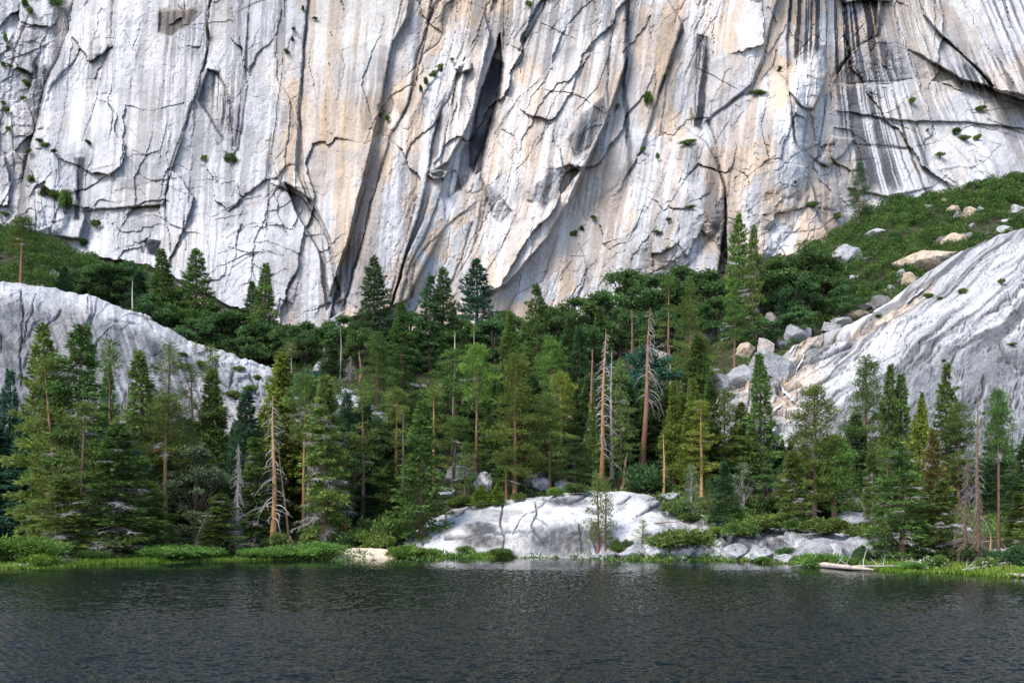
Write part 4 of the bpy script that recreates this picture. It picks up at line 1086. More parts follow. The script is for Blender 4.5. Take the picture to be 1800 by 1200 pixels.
NOMR = {'fir': 3.1, 'wide': 4.2, 'cedar': 3.2, 'pine': 3.7, 'thin': 2.8, 'tuft': 3.3, 'dying': 3.1, 'old': 3.2, 'round': 4.7, 'sapling': 1.4, 'oak': 4.1, 'grey': 4.5,
        'snag': 2.1, 'bigsnag': 3.2, 'pole': 1.1, 'stub': .7, 'thicket': 1.9, 'sidesnag': 3.0, 'shrub': 1.6, 'willow': 1.9}
NAMES = {'fir': 'fir_tree', 'wide': 'spruce_tree', 'cedar': 'cedar_tree', 'pine': 'pine_tree', 'thin': 'pine_tree', 'tuft': 'pine_tree', 'dying': 'dying_conifer',
         'old': 'hemlock_tree', 'round': 'pine_tree', 'sapling': 'conifer_sapling', 'oak': 'oak_tree', 'grey': 'broadleaf_tree', 'snag': 'dead_tree', 'bigsnag': 'dead_tree',
         'pole': 'dead_tree', 'stub': 'dead_tree', 'thicket': 'dead_tree', 'sidesnag': 'dead_tree', 'shrub': 'shrub', 'willow': 'willow_bush'}
TINT = {'dark': (.060, .108, .042), 'mid': (.096, .158, .042), 'olive': (.125, .178, .045), 'yellow': (.165, .21, .042), 'blue': (.068, .132, .085), 'bright': (.120, .215, .045),
        'pale': (.150, .190, .075), 'oak': (.070, .130, .045), 'rust': (.20, .165, .05), 'grey': (.115, .165, .095), 'teal': (.046, .104, .062), 'lime': (.19, .29, .05)}
BARK = {'red': (.19, .095, .058), 'brown': (.13, .075, .05), 'grey': (.26, .235, .215), 'orange': (.38, .21, .095), 'dark': (.06, .045, .038), 'pale': (.44, .37, .31)}
TWIGC = {'grey': (.33, .30, .28), 'pale': (.40, .375, .36), 'brown': (.20, .15, .12)}
prng = np.random.default_rng(77)
COUNT = {}
def plant(kind, px, top, base, width, tint='mid', label='', bark='brown', twig='grey', lean=0., cat='tree', group=None, Y=None, variant=None, surface='ground', sink=0.):
    """px, top, base, width as seen in the photograph; stands where its base meets the ground"""
    if Y is None:
        x, Y, z = (rock_hit if surface == 'rock' else ground_hit)(px, base)
    else:
        x, Y, z = P(px, base, Y)
    H = max(.4, (base - top) / F * Y)
    k = COUNT.get(kind, 0); COUNT[kind] = k + 1
    meshes = PROTO[kind][(k if variant is None else variant) % len(PROTO[kind])]
    root = bpy.data.objects.new(NAMES[kind], None)
    root.empty_display_size = .5
    link(root)
    root.location = (x, Y, z - sink)
    sz = H / NOMH.get(kind, 25.)
    sx = ((1.45 if kind in ('fir', 'wide', 'cedar', 'old') else 1.25) * width / F * Y / 2) / NOMR[kind]
    root.scale = (sx, sx, sz)
    root.rotation_euler = (0, math.radians(lean), prng.uniform(0, 6.28) if kind != 'sidesnag' else 0.0)
    if lean:
        root.rotation_euler = (0, math.radians(lean), 0)
    tag(root, label, cat, group)
    names = ('stems', 'foliage', None) if kind in ('shrub', 'willow') else ('trunk', 'crown', 'bare_branches' if meshes[1] is None else 'dead_twigs')
    jit = prng.uniform(.82, 1.18); hue = prng.uniform(-.1, .1)
    tc = np.array(TINT[tint]) * jit * np.array([1 + hue, 1, 1 - hue])
    for nm, me, col in zip(names, meshes, (BARK[bark], tc, TWIGC[twig])):
        if me is None: continue
        o = link(bpy.data.objects.new(nm, me), root)
        o.color = (*[float(v) for v in col], 1)
    return root
# ------------------------------------------------------------------ the trees one can tell apart
G1 = "conifers along the lake shore"; G2 = "conifers on the forested slope"; G3 = "tall conifers under the granite wall"; G4 = "dead standing trunks"; G5 = "oaks along the foot of the wall"
T = [
 # left shore
 ('wide', 17, 652, 938, 66, 'teal', 'dark blue-green conifer at the far left edge of the shore wood', 'dark', dict(group=G1)),
 ('fir', 50, 725, 945, 92, 'teal', 'low dark fir filling the shade beside the far left conifer', 'dark', dict(group=G1)),
 ('fir', -14, 740, 945, 90, 'teal', 'dark fir cut off by the left border of the picture', 'dark', dict(group=G1)),
 ('wide', 79, 572, 962, 96, 'olive', 'tall olive layered spruce whose tip reaches over the left granite dome', 'brown', dict(group=G1)),
 ('thin', 104, 632, 968, 82, 'olive', 'thin leaning pine with bare red trunk in front of the tall olive spruce', 'red', dict(group=G1, lean=-4)),
 ('old', 142, 574, 965, 112, 'mid', 'broad tall conifer with dark middle and pale sparse tip on the left shore', 'brown', dict(group=G1)),
 ('thin', 145, 712, 975, 84, 'olive', 'thin grey-barked conifer with sparse sprays in front of the broad left tree', 'brown', dict(group=G1)),
 ('thin', 194, 603, 940, 58, 'olive', 'slim olive conifer with tufted tip against the dome', 'brown', dict(group=G1)),
 ('fir', 191, 646, 930, 48, 'bright', 'narrow bright green fir between two olive conifers', 'brown', dict(group=G1)),
 ('old', 206, 745, 978, 112, 'mid', 'drooping dark hemlock reaching down to the left shore grass', 'dark', dict(group=G1)),
 ('pole', 212, 660, 950, 26, 'mid', 'slim grey bare pole leaning behind the drooping hemlock', 'grey', dict(group=G4, lean=2.5)),
 ('fir', 247, 616, 950, 84, 'olive', 'olive cone-shaped fir with wide middle before the dome shoulder', 'brown', dict(group=G1)),
 ('thin', 296, 608, 945, 76, 'pale', 'pale sparse conifer with forked tip below the dome crest', 'brown', dict(group=G1)),
 ('tuft', 291, 703, 957, 74, 'olive', 'pine with long bare orange trunk standing at the left shore', 'orange', dict(group=G1)),
 ('thin', 338, 650, 938, 70, 'pale', 'open thin pine with rosy trunk next to the forked pale conifer', 'red', dict(group=G1)),
 ('thin', 369, 612, 930, 50, 'olive', 'feathery thin-topped conifer seen against the dome slope', 'brown', dict(group=G1)),
 ('fir', 375, 650, 935, 76, 'mid', 'dense dark fir beside the orange-trunked bare snag', 'dark', dict(group=G1)),
 ('grey', 345, 778, 960, 112, 'grey', 'large rounded grey-green leafy tree on the left shore', 'dark', dict(group='leafy trees in the wood')),
 ('grey', 238, 784, 962, 74, 'grey', 'smaller rounded grey-green leafy tree in the shade of the left wood', 'dark', dict(group='leafy trees in the wood')),
 ('pole', 391, 722, 925, 30, 'mid', 'straight bare snag with orange base and grey twigs left of the thicket snag', 'orange', dict(group=G4)),
 ('pole', 272, 880, 960, 16, 'mid', 'short broken grey snag beside the orange-trunked pine', 'grey', dict(group=G4)),
 ('stub', 349, 900, 968, 22, 'mid', 'short grey leaning trunk at the water side of the leafy tree', 'grey', dict(group=G4, lean=9)),
 ('old', 262, 846, 968, 70, 'olive', 'low dark hemlock filling the foot of the left wood', 'dark', dict(group=G1)),
 ('old', 112, 840, 975, 90, 'olive', 'low bushy hemlock under the leaning red-trunked pine', 'dark', dict(group=G1)),
 ('old', 388, 868, 972, 74, 'mid', 'low dark hemlock with hanging twigs under the straight bare snag', 'dark', dict(group=G1)),
 # left of centre
 ('thicket', 418, 786, 972, 27, 'mid', 'grey dead conifer wrapped in dense tangled twigs', 'grey', dict(group=G4)),
 ('fir', 432, 688, 940, 72, 'teal', 'dark dense fir behind the tangled grey dead conifer', 'dark', dict(group=G1)),
 ('cedar', 494, 624, 918, 104, 'yellow', 'big yellow-green cedar lit by the sun behind the weathered snag', 'brown', dict(group=G1)),
 ('old', 448, 770, 950, 66, 'mid', 'dark drooping conifer left of the weathered snag', 'dark', dict(group=G1)),
 ('bigsnag', 481, 700, 954, 56, 'mid', 'weathered yellow snag hung with pale curling branches at the shore', 'orange', dict(group=G4, twig='pale')),
 ('stub', 508, 780, 955, 8, 'mid', 'brown leaning dead trunk crossing behind the weathered snag', 'brown', dict(group=G4, lean=-6)),
 ('thin', 513, 608, 735, 34, 'pale', 'pale wispy conifer on the end of the dome', 'grey', dict(group=G2)),
 ('tuft', 534, 668, 928, 52, 'olive', 'pine with orange trunk in the dark gap right of the yellow cedar', 'orange', dict(group=G1)),
 ('pole', 541, 690, 925, 24, 'mid', 'bare grey trunk pressed against the orange-trunked pine', 'grey', dict(group=G4)),
 ('dying', 571, 660, 958, 80, 'olive', 'dying conifer with masses of grey dead twigs and green skirts', 'red', dict(group=G1)),
 ('thin', 590, 668, 925, 40, 'olive', 'slim conifer peering over the dying conifer', 'brown', dict(group=G1)),
 ('fir', 610, 690, 930, 58, 'blue', 'blue-green fir right of the dying conifer', 'brown', dict(group=G1)),
 ('thin', 638, 690, 938, 62, 'olive', 'open pine with thin dark trunk behind the sandy beach', 'brown', dict(group=G1)),
 ('fir', 650, 820, 930, 48, 'dark', 'small dark fir behind the sandy beach', 'dark', dict(group=G1)),
 ('cedar', 688, 812, 925, 52, 'mid', 'small dense green conifer left of the big shore tree', 'brown', dict(group=G1)),
 ('pine', 664, 588, 745, 48, 'mid', 'upright pine on the rocky slope above the beach', 'red', dict(group=G2)),
 ('tuft', 697, 694, 836, 46, 'olive', 'pine with straight orange trunk and small crown above the beach', 'orange', dict(group=G2)),
 ('thin', 709, 718, 850, 36, 'olive', 'faint thin pine close to the straight orange trunk', 'grey', dict(group=G2)),
 ('fir', 580, 598, 665, 42, 'dark', 'small dark fir behind the end of the dome', 'dark', dict(group=G2)),
 ('pole', 599, 583, 668, 10, 'mid', 'slim grey bare pole on the slope above the dome end', 'grey', dict(group=G4)),
 ('pole', 633, 618, 675, 20, 'mid', 'short red-brown dead trunk on the slope', 'red', dict(group=G4)),
 ('thicket', 616, 628, 672, 26, 'mid', 'low tangle of grey dead branches beside the red-brown dead trunk', 'grey', dict(group=G4)),
 ('fir', 706, 533, 705, 50, 'mid', 'slender fir between the two big firs under the wall', 'brown', dict(group=G3)),
 # centre
 ('fir', 741, 706, 962, 74, 'mid', 'big dark conifer standing at the water left of the white rock', 'brown', dict(group=G1)),
 ('thin', 762, 680, 862, 46, 'olive', 'light thin pine behind the big dark shore conifer', 'orange', dict(group=G2)),
 ('pine', 798, 622, 800, 78, 'mid', 'broad pine with a bare broken spike on top', 'brown', dict(group=G2)),
 ('stub', 798, 594, 800, 12, 'mid', 'pale broken spike rising out of the broad pine', 'pale', dict(group=G4)),
 ('tuft', 795, 742, 866, 52, 'mid', 'old crooked pine with dark twisted trunk above the boulders', 'dark', dict(group=G2, lean=5)),
 ('thin', 817, 778, 875, 30, 'mid', 'small slim conifer beside the crooked dark trunk', 'brown', dict(group=G2)),
 ('tuft', 838, 616, 838, 50, 'bright', 'pine with tall bare red trunk left of the centre', 'red', dict(group=G2)),
 ('thin', 834, 574, 700, 24, 'bright', 'narrow spire poking up behind the red-trunked pine', 'pale', dict(group=G2)),
 ('cedar', 897, 552, 720, 50, 'olive', 'cone-shaped olive conifer above the tall centre pine', 'brown', dict(group=G2)),
 ('pine', 905, 632, 884, 70, 'olive', 'tall full pine with straight brown trunk in the middle behind the white rock', 'red', dict(group=G2)),
 ('thin', 890, 770, 886, 36, 'mid', 'smaller pine hugging the left of the tall full centre pine', 'red', dict(group=G2)),
 ('pine', 969, 600, 745, 56, 'bright', 'rounded bright green pine high in the centre', 'brown', dict(group=G2)),
 ('tuft', 986, 663, 848, 48, 'yellow', 'flat-topped yellow-green pine on a long red trunk', 'red', dict(group=G2)),
 ('pine', 966, 704, 872, 52, 'olive', 'olive pine with short trunk behind the crest of the white rock', 'red', dict(group=G2)),
 ('thin', 950, 698, 850, 40, 'olive', 'dim pine half hidden behind the olive pine', 'brown', dict(group=G2)),
 ('pine', 1010, 770, 868, 50, 'dark', 'dark low pine left of the tall snags', 'dark', dict(group=G2)),
 ('pole', 1041, 628, 868, 26, 'mid', 'first tall bare snag with a green clump clinging to it', 'red', dict(group=G4)),
 ('cedar', 1041, 684, 868, 26, 'mid', 'slim green conifer twined round the leftmost tall snag', 'brown', dict(group=G2)),
 ('bigsnag', 1057, 588, 850, 46, 'mid', 'tallest orange snag with long drooping grey branches', 'orange', dict(group=G4, twig='pale', lean=1.5)),
 ('snag', 1075, 624, 845, 26, 'mid', 'slim grey snag just right of the tallest orange snag', 'grey', dict(group=G4, twig='pale')),
 ('thin', 1091, 640, 862, 40, 'olive', 'half dead dark-trunked pine right of the tall snags', 'dark', dict(group=G2)),
 ('stub', 1093, 798, 864, 14, 'mid', 'jagged split brown stump right of the tall snags', 'brown', dict(group=G4, lean=9)),
 ('sapling', 1052, 838, 968, 40, 'olive', 'small sparse pine growing in front of the white rock', 'red', dict(group=G1, surface='rock')),
 ('sapling', 1064, 850, 969, 34, 'olive', 'twin stem right beside the small sparse pine at the white rock', 'red', dict(group=G1, surface='rock')),
 ('cedar', 845, 853, 892, 30, 'lime', 'small bright green fir above the left end of the white rock', 'brown', dict(group='young conifers', surface='rock')),
 ('cedar', 875, 848, 888, 24, 'lime', 'second small bright fir nearer the crest of the white rock', 'brown', dict(group='young conifers', surface='rock')),
 # under the wall
 ('wide', 657, 455, 650, 62, 'dark', 'large dark spruce standing under the wall left of centre', 'brown', dict(group=G3)),
 ('wide', 757, 488, 660, 58, 'dark', 'left one of the two dark spruces standing close together', 'brown', dict(group=G3)),
 ('wide', 778, 472, 655, 52, 'dark', 'right and taller one of the two close dark spruces', 'brown', dict(group=G3)),
 ('wide', 838, 456, 632, 68, 'teal', 'broad blue-green spruce reaching highest against the wall', 'dark', dict(group=G3)),
 ('fir', 798, 540, 650, 32, 'mid', 'narrow fir between the twin spruces and the broad spruce', 'brown', dict(group=G3)),
 ('wide', 943, 502, 700, 62, 'mid', 'tall full spruce under the smooth part of the wall', 'brown', dict(group=G3)),
 ('fir', 1055, 543, 640, 36, 'mid', 'fir rising behind the tallest orange snag', 'brown', dict(group=G3)),
 ('fir', 1018, 578, 720, 42, 'dark', 'dark fir left of the fir behind the orange snag', 'brown', dict(group=G3)),
 ('fir', 1000, 560, 690, 40, 'dark', 'dim fir at the edge of the oak band', 'brown', dict(group=G3)),
 ('fir', 285, 437, 590, 52, 'mid', 'tall dark fir in front of the caves at the left', 'brown', dict(group=G3, Y=268)),
 ('wide', 344, 438, 598, 60, 'mid', 'tall open spruce right of the caves', 'red', dict(group=G3, Y=266)),
 ('fir', 466, 464, 640, 50, 'mid', 'tall slim fir above the dome slope', 'red', dict(group=G3, Y=262)),
 ('fir', 443, 494, 600, 36, 'dark', 'shorter fir touching the tall slim fir', 'dark', dict(group=G3, Y=275)),
 ('fir', 245, 478, 570, 46, 'teal', 'dark fir beside the pale bare pole behind the dome', 'dark', dict(group=G3, Y=270)),
 ('stub', 233, 492, 552, 6, 'mid', 'pale bare pole behind the dome', 'pale', dict(group=G4, Y=265)),
 ('tuft', 36, 384, 510, 46, 'mid', 'flat-topped old pine with red trunk on the left skyline', 'red', dict(group=G3, Y=262, lean=2)),
 ('thin', 68, 480, 530, 22, 'mid', 'small thin conifer by the flat-topped old pine', 'brown', dict(group=G3, Y=262)),
 ('fir', 113, 468, 525, 28, 'dark', 'small dark fir in the brush behind the dome', 'dark', dict(group=G3, Y=270)),
 # right of centre
 ('sidesnag', 1130, 546, 824, 50, 'mid', 'tall leaning red-brown snag with bare branches on its right', 'red', dict(group=G4, lean=2.7)),
 ('pole', 1110, 548, 690, 18, 'mid', 'thin brown snag in front of the grey boulders', 'brown', dict(group=G4)),
 ('pole', 1178, 617, 690, 12, 'mid', 'rightmost of three pale poles on the slope', 'grey', dict(group=G4)),
 ('pole', 1164, 640, 700, 10, 'mid', 'middle one of three pale poles on the slope', 'grey', dict(group=G4)),
 ('stub', 1155, 620, 665, 8, 'mid', 'orange stub left of the pale poles', 'orange', dict(group=G4)),
 ('cedar', 1184, 676, 856, 46, 'yellow', 'left one of the sunlit yellow-green cedars', 'brown', dict(group=G2)),
 ('cedar', 1217, 668, 862, 48, 'yellow', 'brightest and tallest yellow-green cedar right of the leaning snag', 'red', dict(group=G2)),
 ('stub', 1209, 654, 760, 6, 'mid', 'thin broken spike beside the brightest cedar', 'brown', dict(group=G4)),
 ('thin', 1233, 706, 872, 46, 'yellow', 'light feathery conifer with orange foot right of the brightest cedar', 'orange', dict(group=G2)),
 ('fir', 1246, 668, 845, 50, 'mid', 'green fir behind the light feathery conifer', 'brown', dict(group=G2)),
 ('pine', 1273, 690, 846, 52, 'olive', 'full pine left of the wet rocks', 'brown', dict(group=G2)),
 ('fir', 1302, 712, 848, 48, 'olive', 'olive fir in front of the wet rocks', 'brown', dict(group=G2)),
 ('fir', 1335, 622, 862, 56, 'mid', 'tall narrow fir in front of the cascade', 'brown', dict(group=G2)),
 ('fir', 1316, 740, 858, 44, 'dark', 'dark lower fir left of the tall narrow cascade fir', 'dark', dict(group=G2)),
 ('pole', 1353, 714, 850, 30, 'mid', 'pale thick broken snag with short grey branches', 'pale', dict(group=G4)),
 ('pole', 1167, 768, 872, 14, 'mid', 'slim orange pole at the back of the white rock', 'orange', dict(group=G4)),
 ('pole', 1400, 676, 770, 12, 'mid', 'slim dark bare pole against the slab', 'brown', dict(group=G4)),
 ('tuft', 1291, 540, 686, 42, 'mid', 'lone pine with tall red trunk on the grey outcrop', 'red', dict(group=G2)),
 ('sapling', 1216, 820, 916, 32, 'pale', 'sparse grey-green young conifer on the brushy flat', 'grey', dict(group='young conifers', surface='rock')),
 ('sapling', 1246, 853, 924, 26, 'mid', 'shorter young conifer right of the sparse grey-green one', 'brown', dict(group='young conifers', surface='rock')),
 ('fir', 1273, 812, 928, 46, 'dark', 'dense dark young fir on the brushy flat', 'brown', dict(group='young conifers', surface='rock')),
 ('grey', 1306, 815, 905, 56, 'grey', 'grey hazy leafy tree behind the brushy flat', 'grey', dict(group='leafy trees in the wood')),
 ('grey', 1348, 822, 908, 62, 'oak', 'green rounded leafy tree under the pale thick snag', 'dark', dict(group='leafy trees in the wood')),
 ('sapling', 1129, 914, 955, 26, 'lime', 'tiny yellow-green pine growing on the white rock', 'brown', dict(group='young conifers', surface='rock')),
 ('pine', 1214, 500, 720, 46, 'mid', 'tall pine in front of the oak band right of centre', 'red', dict(group=G3)),
 ('thin', 1175, 488, 640, 38, 'mid', 'thin pine among the oaks left of the tall oak-band pine', 'red', dict(group=G3)),
 ('fir', 1226, 590, 730, 56, 'mid', 'full fir at the foot of the tall oak-band pine', 'brown', dict(group=G3)),
 ('wide', 1299, 378, 575, 44, 'bright', 'tallest open spruce standing in front of the buttress', 'dark', dict(group=G3)),
 ('old', 1323, 398, 606, 30, 'olive', 'narrow shaggy conifer right of the tallest open spruce', 'brown', dict(group=G3)),
 ('pine', 1510, 288, 398, 26, 'dark', 'lone fir high in the brush under the striped wall', 'red', dict(group=G3)),
 ('fir', 1376, 522, 590, 24, 'teal', 'small spire-shaped fir among the boulders', 'dark', dict(group=G3)),
 ('thin', 1574, 500, 540, 14, 'olive', 'small ragged conifer by the dark boulders of the stream', 'brown', dict(group='young conifers')),
 # right shore
 ('dying', 1395, 795, 962, 62, 'olive', 'half dead grey-brown conifer at the right shore', 'grey', dict(group=G1)),
 ('pine', 1432, 684, 928, 78, 'olive', 'big olive pine left of the bright round pine', 'brown', dict(group=G1)),
 ('round', 1466, 778, 925, 84, 'bright', 'bright round-crowned pine with thick red trunk', 'red', dict(group=G1)),
 ('pine', 1521, 638, 872, 62, 'mid', 'tall open pine with bare brown trunk before the slab', 'red', dict(group=G1)),
 ('fir', 1504, 735, 872, 60, 'dark', 'dark fir under the tall open pine', 'dark', dict(group=G1)),
 ('fir', 1564, 642, 905, 48, 'mid', 'left one of two close tall firs before the slab', 'brown', dict(group=G1)),
 ('fir', 1584, 658, 905, 52, 'mid', 'right one of two close tall firs before the slab', 'brown', dict(group=G1)),
 ('cedar', 1617, 706, 955, 66, 'yellow', 'yellow-green pointed cedar on the right shore', 'brown', dict(group=G1)),
 ('fir', 1621, 692, 905, 26, 'dark', 'dark tip showing behind the pointed cedar', 'dark', dict(group=G1)),
 ('dying', 1641, 755, 978, 52, 'rust', 'rust-tinged dying conifer right of the pointed cedar', 'brown', dict(group=G1)),
 ('wide', 1664, 643, 890, 54, 'mid', 'tall dark spruce against the grey slab face', 'brown', dict(group=G1)),
 ('pine', 1685, 712, 895, 62, 'mid', 'wide-crowned pine in front of the tall dark spruce', 'brown', dict(group=G1)),
 ('snag', 1718, 698, 986, 30, 'mid', 'thin tall brown snag with drooping bare branches on the right shore', 'brown', dict(group=G4)),
 ('thicket', 1698, 815, 985, 40, 'mid', 'dead conifer veiled in grey-brown hanging twigs', 'brown', dict(group=G4, twig='brown')),
 ('thicket', 1719, 845, 986, 26, 'mid', 'second veil of dead twigs right beside the first', 'brown', dict(group=G4, twig='brown')),
 ('tuft', 1755, 694, 980, 46, 'mid', 'dark green pine with long bare trunk near the right border', 'brown', dict(group=G1)),
 ('fir', 1752, 720, 905, 52, 'dark', 'dark fir filling behind the long bare trunk', 'dark', dict(group=G1)),
 ('thin', 1781, 746, 895, 34, 'olive', 'gaunt thin pine close to the right border', 'brown', dict(group=G1)),
 ('dying', 1533, 790, 982, 38, 'olive', 'thin dying conifer leaning over the right shore', 'grey', dict(group=G1)),
 ('thin', 1561, 790, 985, 40, 'mid', 'slim dark conifer left of the dense shore juniper', 'brown', dict(group=G1)),
 ('old', 1586, 785, 984, 82, 'mid', 'dense dark juniper at the right shore', 'brown', dict(group=G1)),
 ('old', 1790, 868, 970, 50, 'yellow', 'yellow-green bushy conifer at the right border', 'brown', dict(group=G1)),
 ('old', 1655, 840, 985, 54, 'olive', 'low shaggy hemlock under the rust-tinged conifer', 'dark', dict(group=G1)),
 ('stub', 1741, 938, 986, 8, 'mid', 'short orange post-like snag on the right shore', 'orange', dict(group=G4)),
 ('stub', 1576, 900, 985, 12, 'mid', 'leaning dark dead trunk under the dense juniper', 'dark', dict(group=G4, lean=-10)),
 ('fir', 1812, 735, 935, 70, 'dark', 'dark fir cut off by the right border of the picture', 'dark', dict(group=G1)),
 ('old', 1840, 800, 985, 80, 'mid', '', 'dark', dict(group=G1)),
 # small trees on bare rock
 ('sapling', 344, 601, 630, 14, 'pale', 'tiny conifer on the shoulder of the dome', 'grey', dict(group='young conifers', Y=205)),
 ('sapling', 1308, 376 + 60, 452, 12, 'olive', 'tiny conifer below the buttress', 'brown', dict(group='young conifers', Y=352)),
 ('sapling', 1215, 190, 214, 8, 'dark', 'tiny conifer perched on the top of the round buttress', 'dark', dict(group='young conifers', Y=352)),
 ('sapling', 1753, 490, 516, 18, 'teal', 'tiny dark conifer on the open right slab', 'dark', dict(group='young conifers', Y=283)),
 ('sapling', 1682, 452, 482, 12, 'olive', 'tiny conifer at the upper edge of the right slab', 'brown', dict(group='young conifers', Y=289)),
]
for kind, px, top, base, width, tint, lab, bark, opt in T:
    plant(kind, px, top, base, width, tint, lab or 'dark conifer outside the right border', bark, **opt)

# ---- oaks and other broad crowns along the foot of the wall: centre, top, base, width, depth when hidden behind rock
OAKS = [
 (1105, 472, 575, 92, None, 'highest oak at the left end of the oak band'), (1148, 486, 580, 74, None, 'oak next to the highest oak in the band'),
 (1200, 466, 575, 92, None, 'wide dark oak under the round buttress'), (1247, 474, 580, 84, None, 'oak left of the tallest open spruce'),
 (1060, 510, 612, 82, None, 'oak below the highest oak'), (1012, 522, 618, 78, None, 'oak under the smooth wall left of the oak band'),
 (968, 540, 620, 66, None, 'small oak right of the tall full spruce'), (1362, 452, 572, 92, None, 'big round oak right of the shaggy conifer'),
 (1421, 438, 560, 104, None, 'widest oak below the end of the buttress'), (1392, 482, 575, 78, None, 'oak in front of the widest oak'),
 (1332, 470, 585, 66, None, 'oak behind the shaggy conifer'), (1446, 470, 560, 74, None, 'oak at the edge of the brush slope'),
 (890, 545, 628, 70, None, 'low oak between the broad and the full spruce'), (604, 556, 638, 70, None, 'oak left of the large dark spruce'),
 (410, 545, 640, 92, 262, 'wide oak right of the tall open spruce'), (372, 530, 622, 78, 264, 'oak under the tall open spruce'),
 (505, 570, 650, 70, 258, 'oak right of the tall slim fir'), (312, 505, 596, 78, 270, 'oak between the tall fir and the open spruce'),
 (190, 462, 548, 78, 285, 'oak left of the caves'), (226, 458, 552, 72, 290, 'oak in front of the caves'),
 (150, 470, 540, 60, 285, 'oak at the end of the left brush slope'), (262, 515, 600, 66, 262, 'low oak behind the dome crest'),
 (722, 548, 648, 70, None, 'oak right of the slender fir'), (690, 562, 650, 60, None, 'oak between slender fir and large dark spruce'),
 (868, 560, 640, 76, None, 'oak beneath the broad blue-green spruce'), (1088, 540, 632, 66, None, 'oak above the grey boulders'),
 (1136, 548, 610, 58, None, 'oak behind the leaning snag top'), (1172, 540, 625, 70, None, 'oak right of the grey boulders'),
 (1262, 520, 600, 70, None, 'oak below the tallest open spruce'), (1480, 500, 565, 58, None, 'small oak beside the square boulder'),
 (1340, 560, 618, 54, None, 'low oak among the stream boulders'), (1400, 540, 596, 58, None, 'low oak above the round stream boulder'),
 (458, 560, 650, 76, 260, 'oak at the foot of the tall slim fir'), (345, 560, 632, 76, 258, 'oak just over the dome crest'),
 (780, 575, 660, 60, None, 'oak at the foot of the twin spruces'), (930, 575, 660, 60, None, 'oak at the foot of the full spruce'),
 (1030, 570, 660, 70, None, 'oak in front of the dim fir'), (540, 566, 648, 62, None, 'oak on the slope left of the small dark fir'),
 (430, 590, 664, 70, 250, 'low oak on the upper dome slope'), (640, 575, 655, 60, None, 'oak at the foot of the large dark spruce'),
 (1300, 540, 612, 60, None, 'oak behind the lone red-trunked pine'), (815, 560, 640, 60, None, 'oak left of the broad blue-green spruce'),
]
for px, top, base, wd, Y, lab in OAKS:
    plant('oak', px, top, base, wd * 1.12, 'oak', lab, 'dark', group=G5, Y=Y)

# ---- trees of the shaded inner wood, each named after the clear tree it stands by
LAND = [(30, 'far left conifer'), (79, 'olive layered spruce'), (142, 'broad left conifer'), (206, 'drooping hemlock'), (247, 'olive cone-shaped fir'), (291, 'orange-trunked pine on the left shore'),
        (345, 'large grey-green leafy tree'), (391, 'straight bare snag'), (432, 'tangled dead conifer'), (481, 'weathered yellow snag'), (534, 'orange-trunked pine in the gap'), (571, 'dying conifer with grey twigs'),
        (610, 'blue-green fir'), (638, 'open pine by the beach'), (664, 'upright slope pine'), (697, 'straight orange trunk above the beach'), (741, 'big dark shore conifer'), (798, 'broad spiked pine'), (838, 'tall red-trunked pine'),
        (870, 'small bright firs'), (905, 'tall full centre pine'), (942, 'full spruce'), (966, 'olive crest pine'), (986, 'flat-topped pine'), (1010, 'dark low pine'), (1057, 'tallest orange snag'), (1091, 'split stump'), (1126, 'leaning red-brown snag'),
        (1155, 'orange stub'), (1184, 'left yellow cedar'), (1217, 'brightest yellow cedar'), (1246, 'feathery conifer'), (1273, 'full pine by the wet rocks'), (1302, 'olive fir by the wet rocks'), (1335, 'tall cascade fir'), (1360, 'pale thick snag'), (1395, 'half dead conifer'),
        (1432, 'big olive pine'), (1466, 'bright round pine'), (1521, 'tall open pine'), (1574, 'two close tall firs'), (1617, 'pointed cedar'), (1641, 'rust-tinged conifer'), (1664, 'tall dark spruce'), (1685, 'wide-crowned pine'), (1718, 'thin tall brown snag'), (1755, 'long bare trunk'), (1790, 'right border conifer')]
used = set(); fr_ = np.random.default_rng(19)
LIM = lambda p: float(np.interp(p, [0, 240, 420, 560, 640, 760, 900, 1100, 1230, 1290, 1420, 1500, 1800], [735, 735, 742, 730, 690, 668, 660, 650, 672, 752, 785, 800, 806]))
ADJ = {'fir': 'conical', 'old': 'drooping', 'cedar': 'dense', 'pine': 'open-crowned', 'grey': 'rounded'}
def place_word(px, top, kind):
    order = sorted(LAND, key=lambda q: abs(q[0] - px))
    for x, nm in order[:7]:
        rel = 'right of' if px - x > 9 else ('left of' if px - x < -9 else 'behind')
        for size in ('tall', 'middle-sized', 'low'):
            lab = f'{size} {ADJ[kind]} shaded conifer {rel} the {nm}'
            if lab not in used and {'tall': top < LIM(px) + 55, 'middle-sized': LIM(px) + 10 <= top < LIM(px) + 90, 'low': top >= LIM(px) + 40}[size]:
                used.add(lab); return lab
    return None
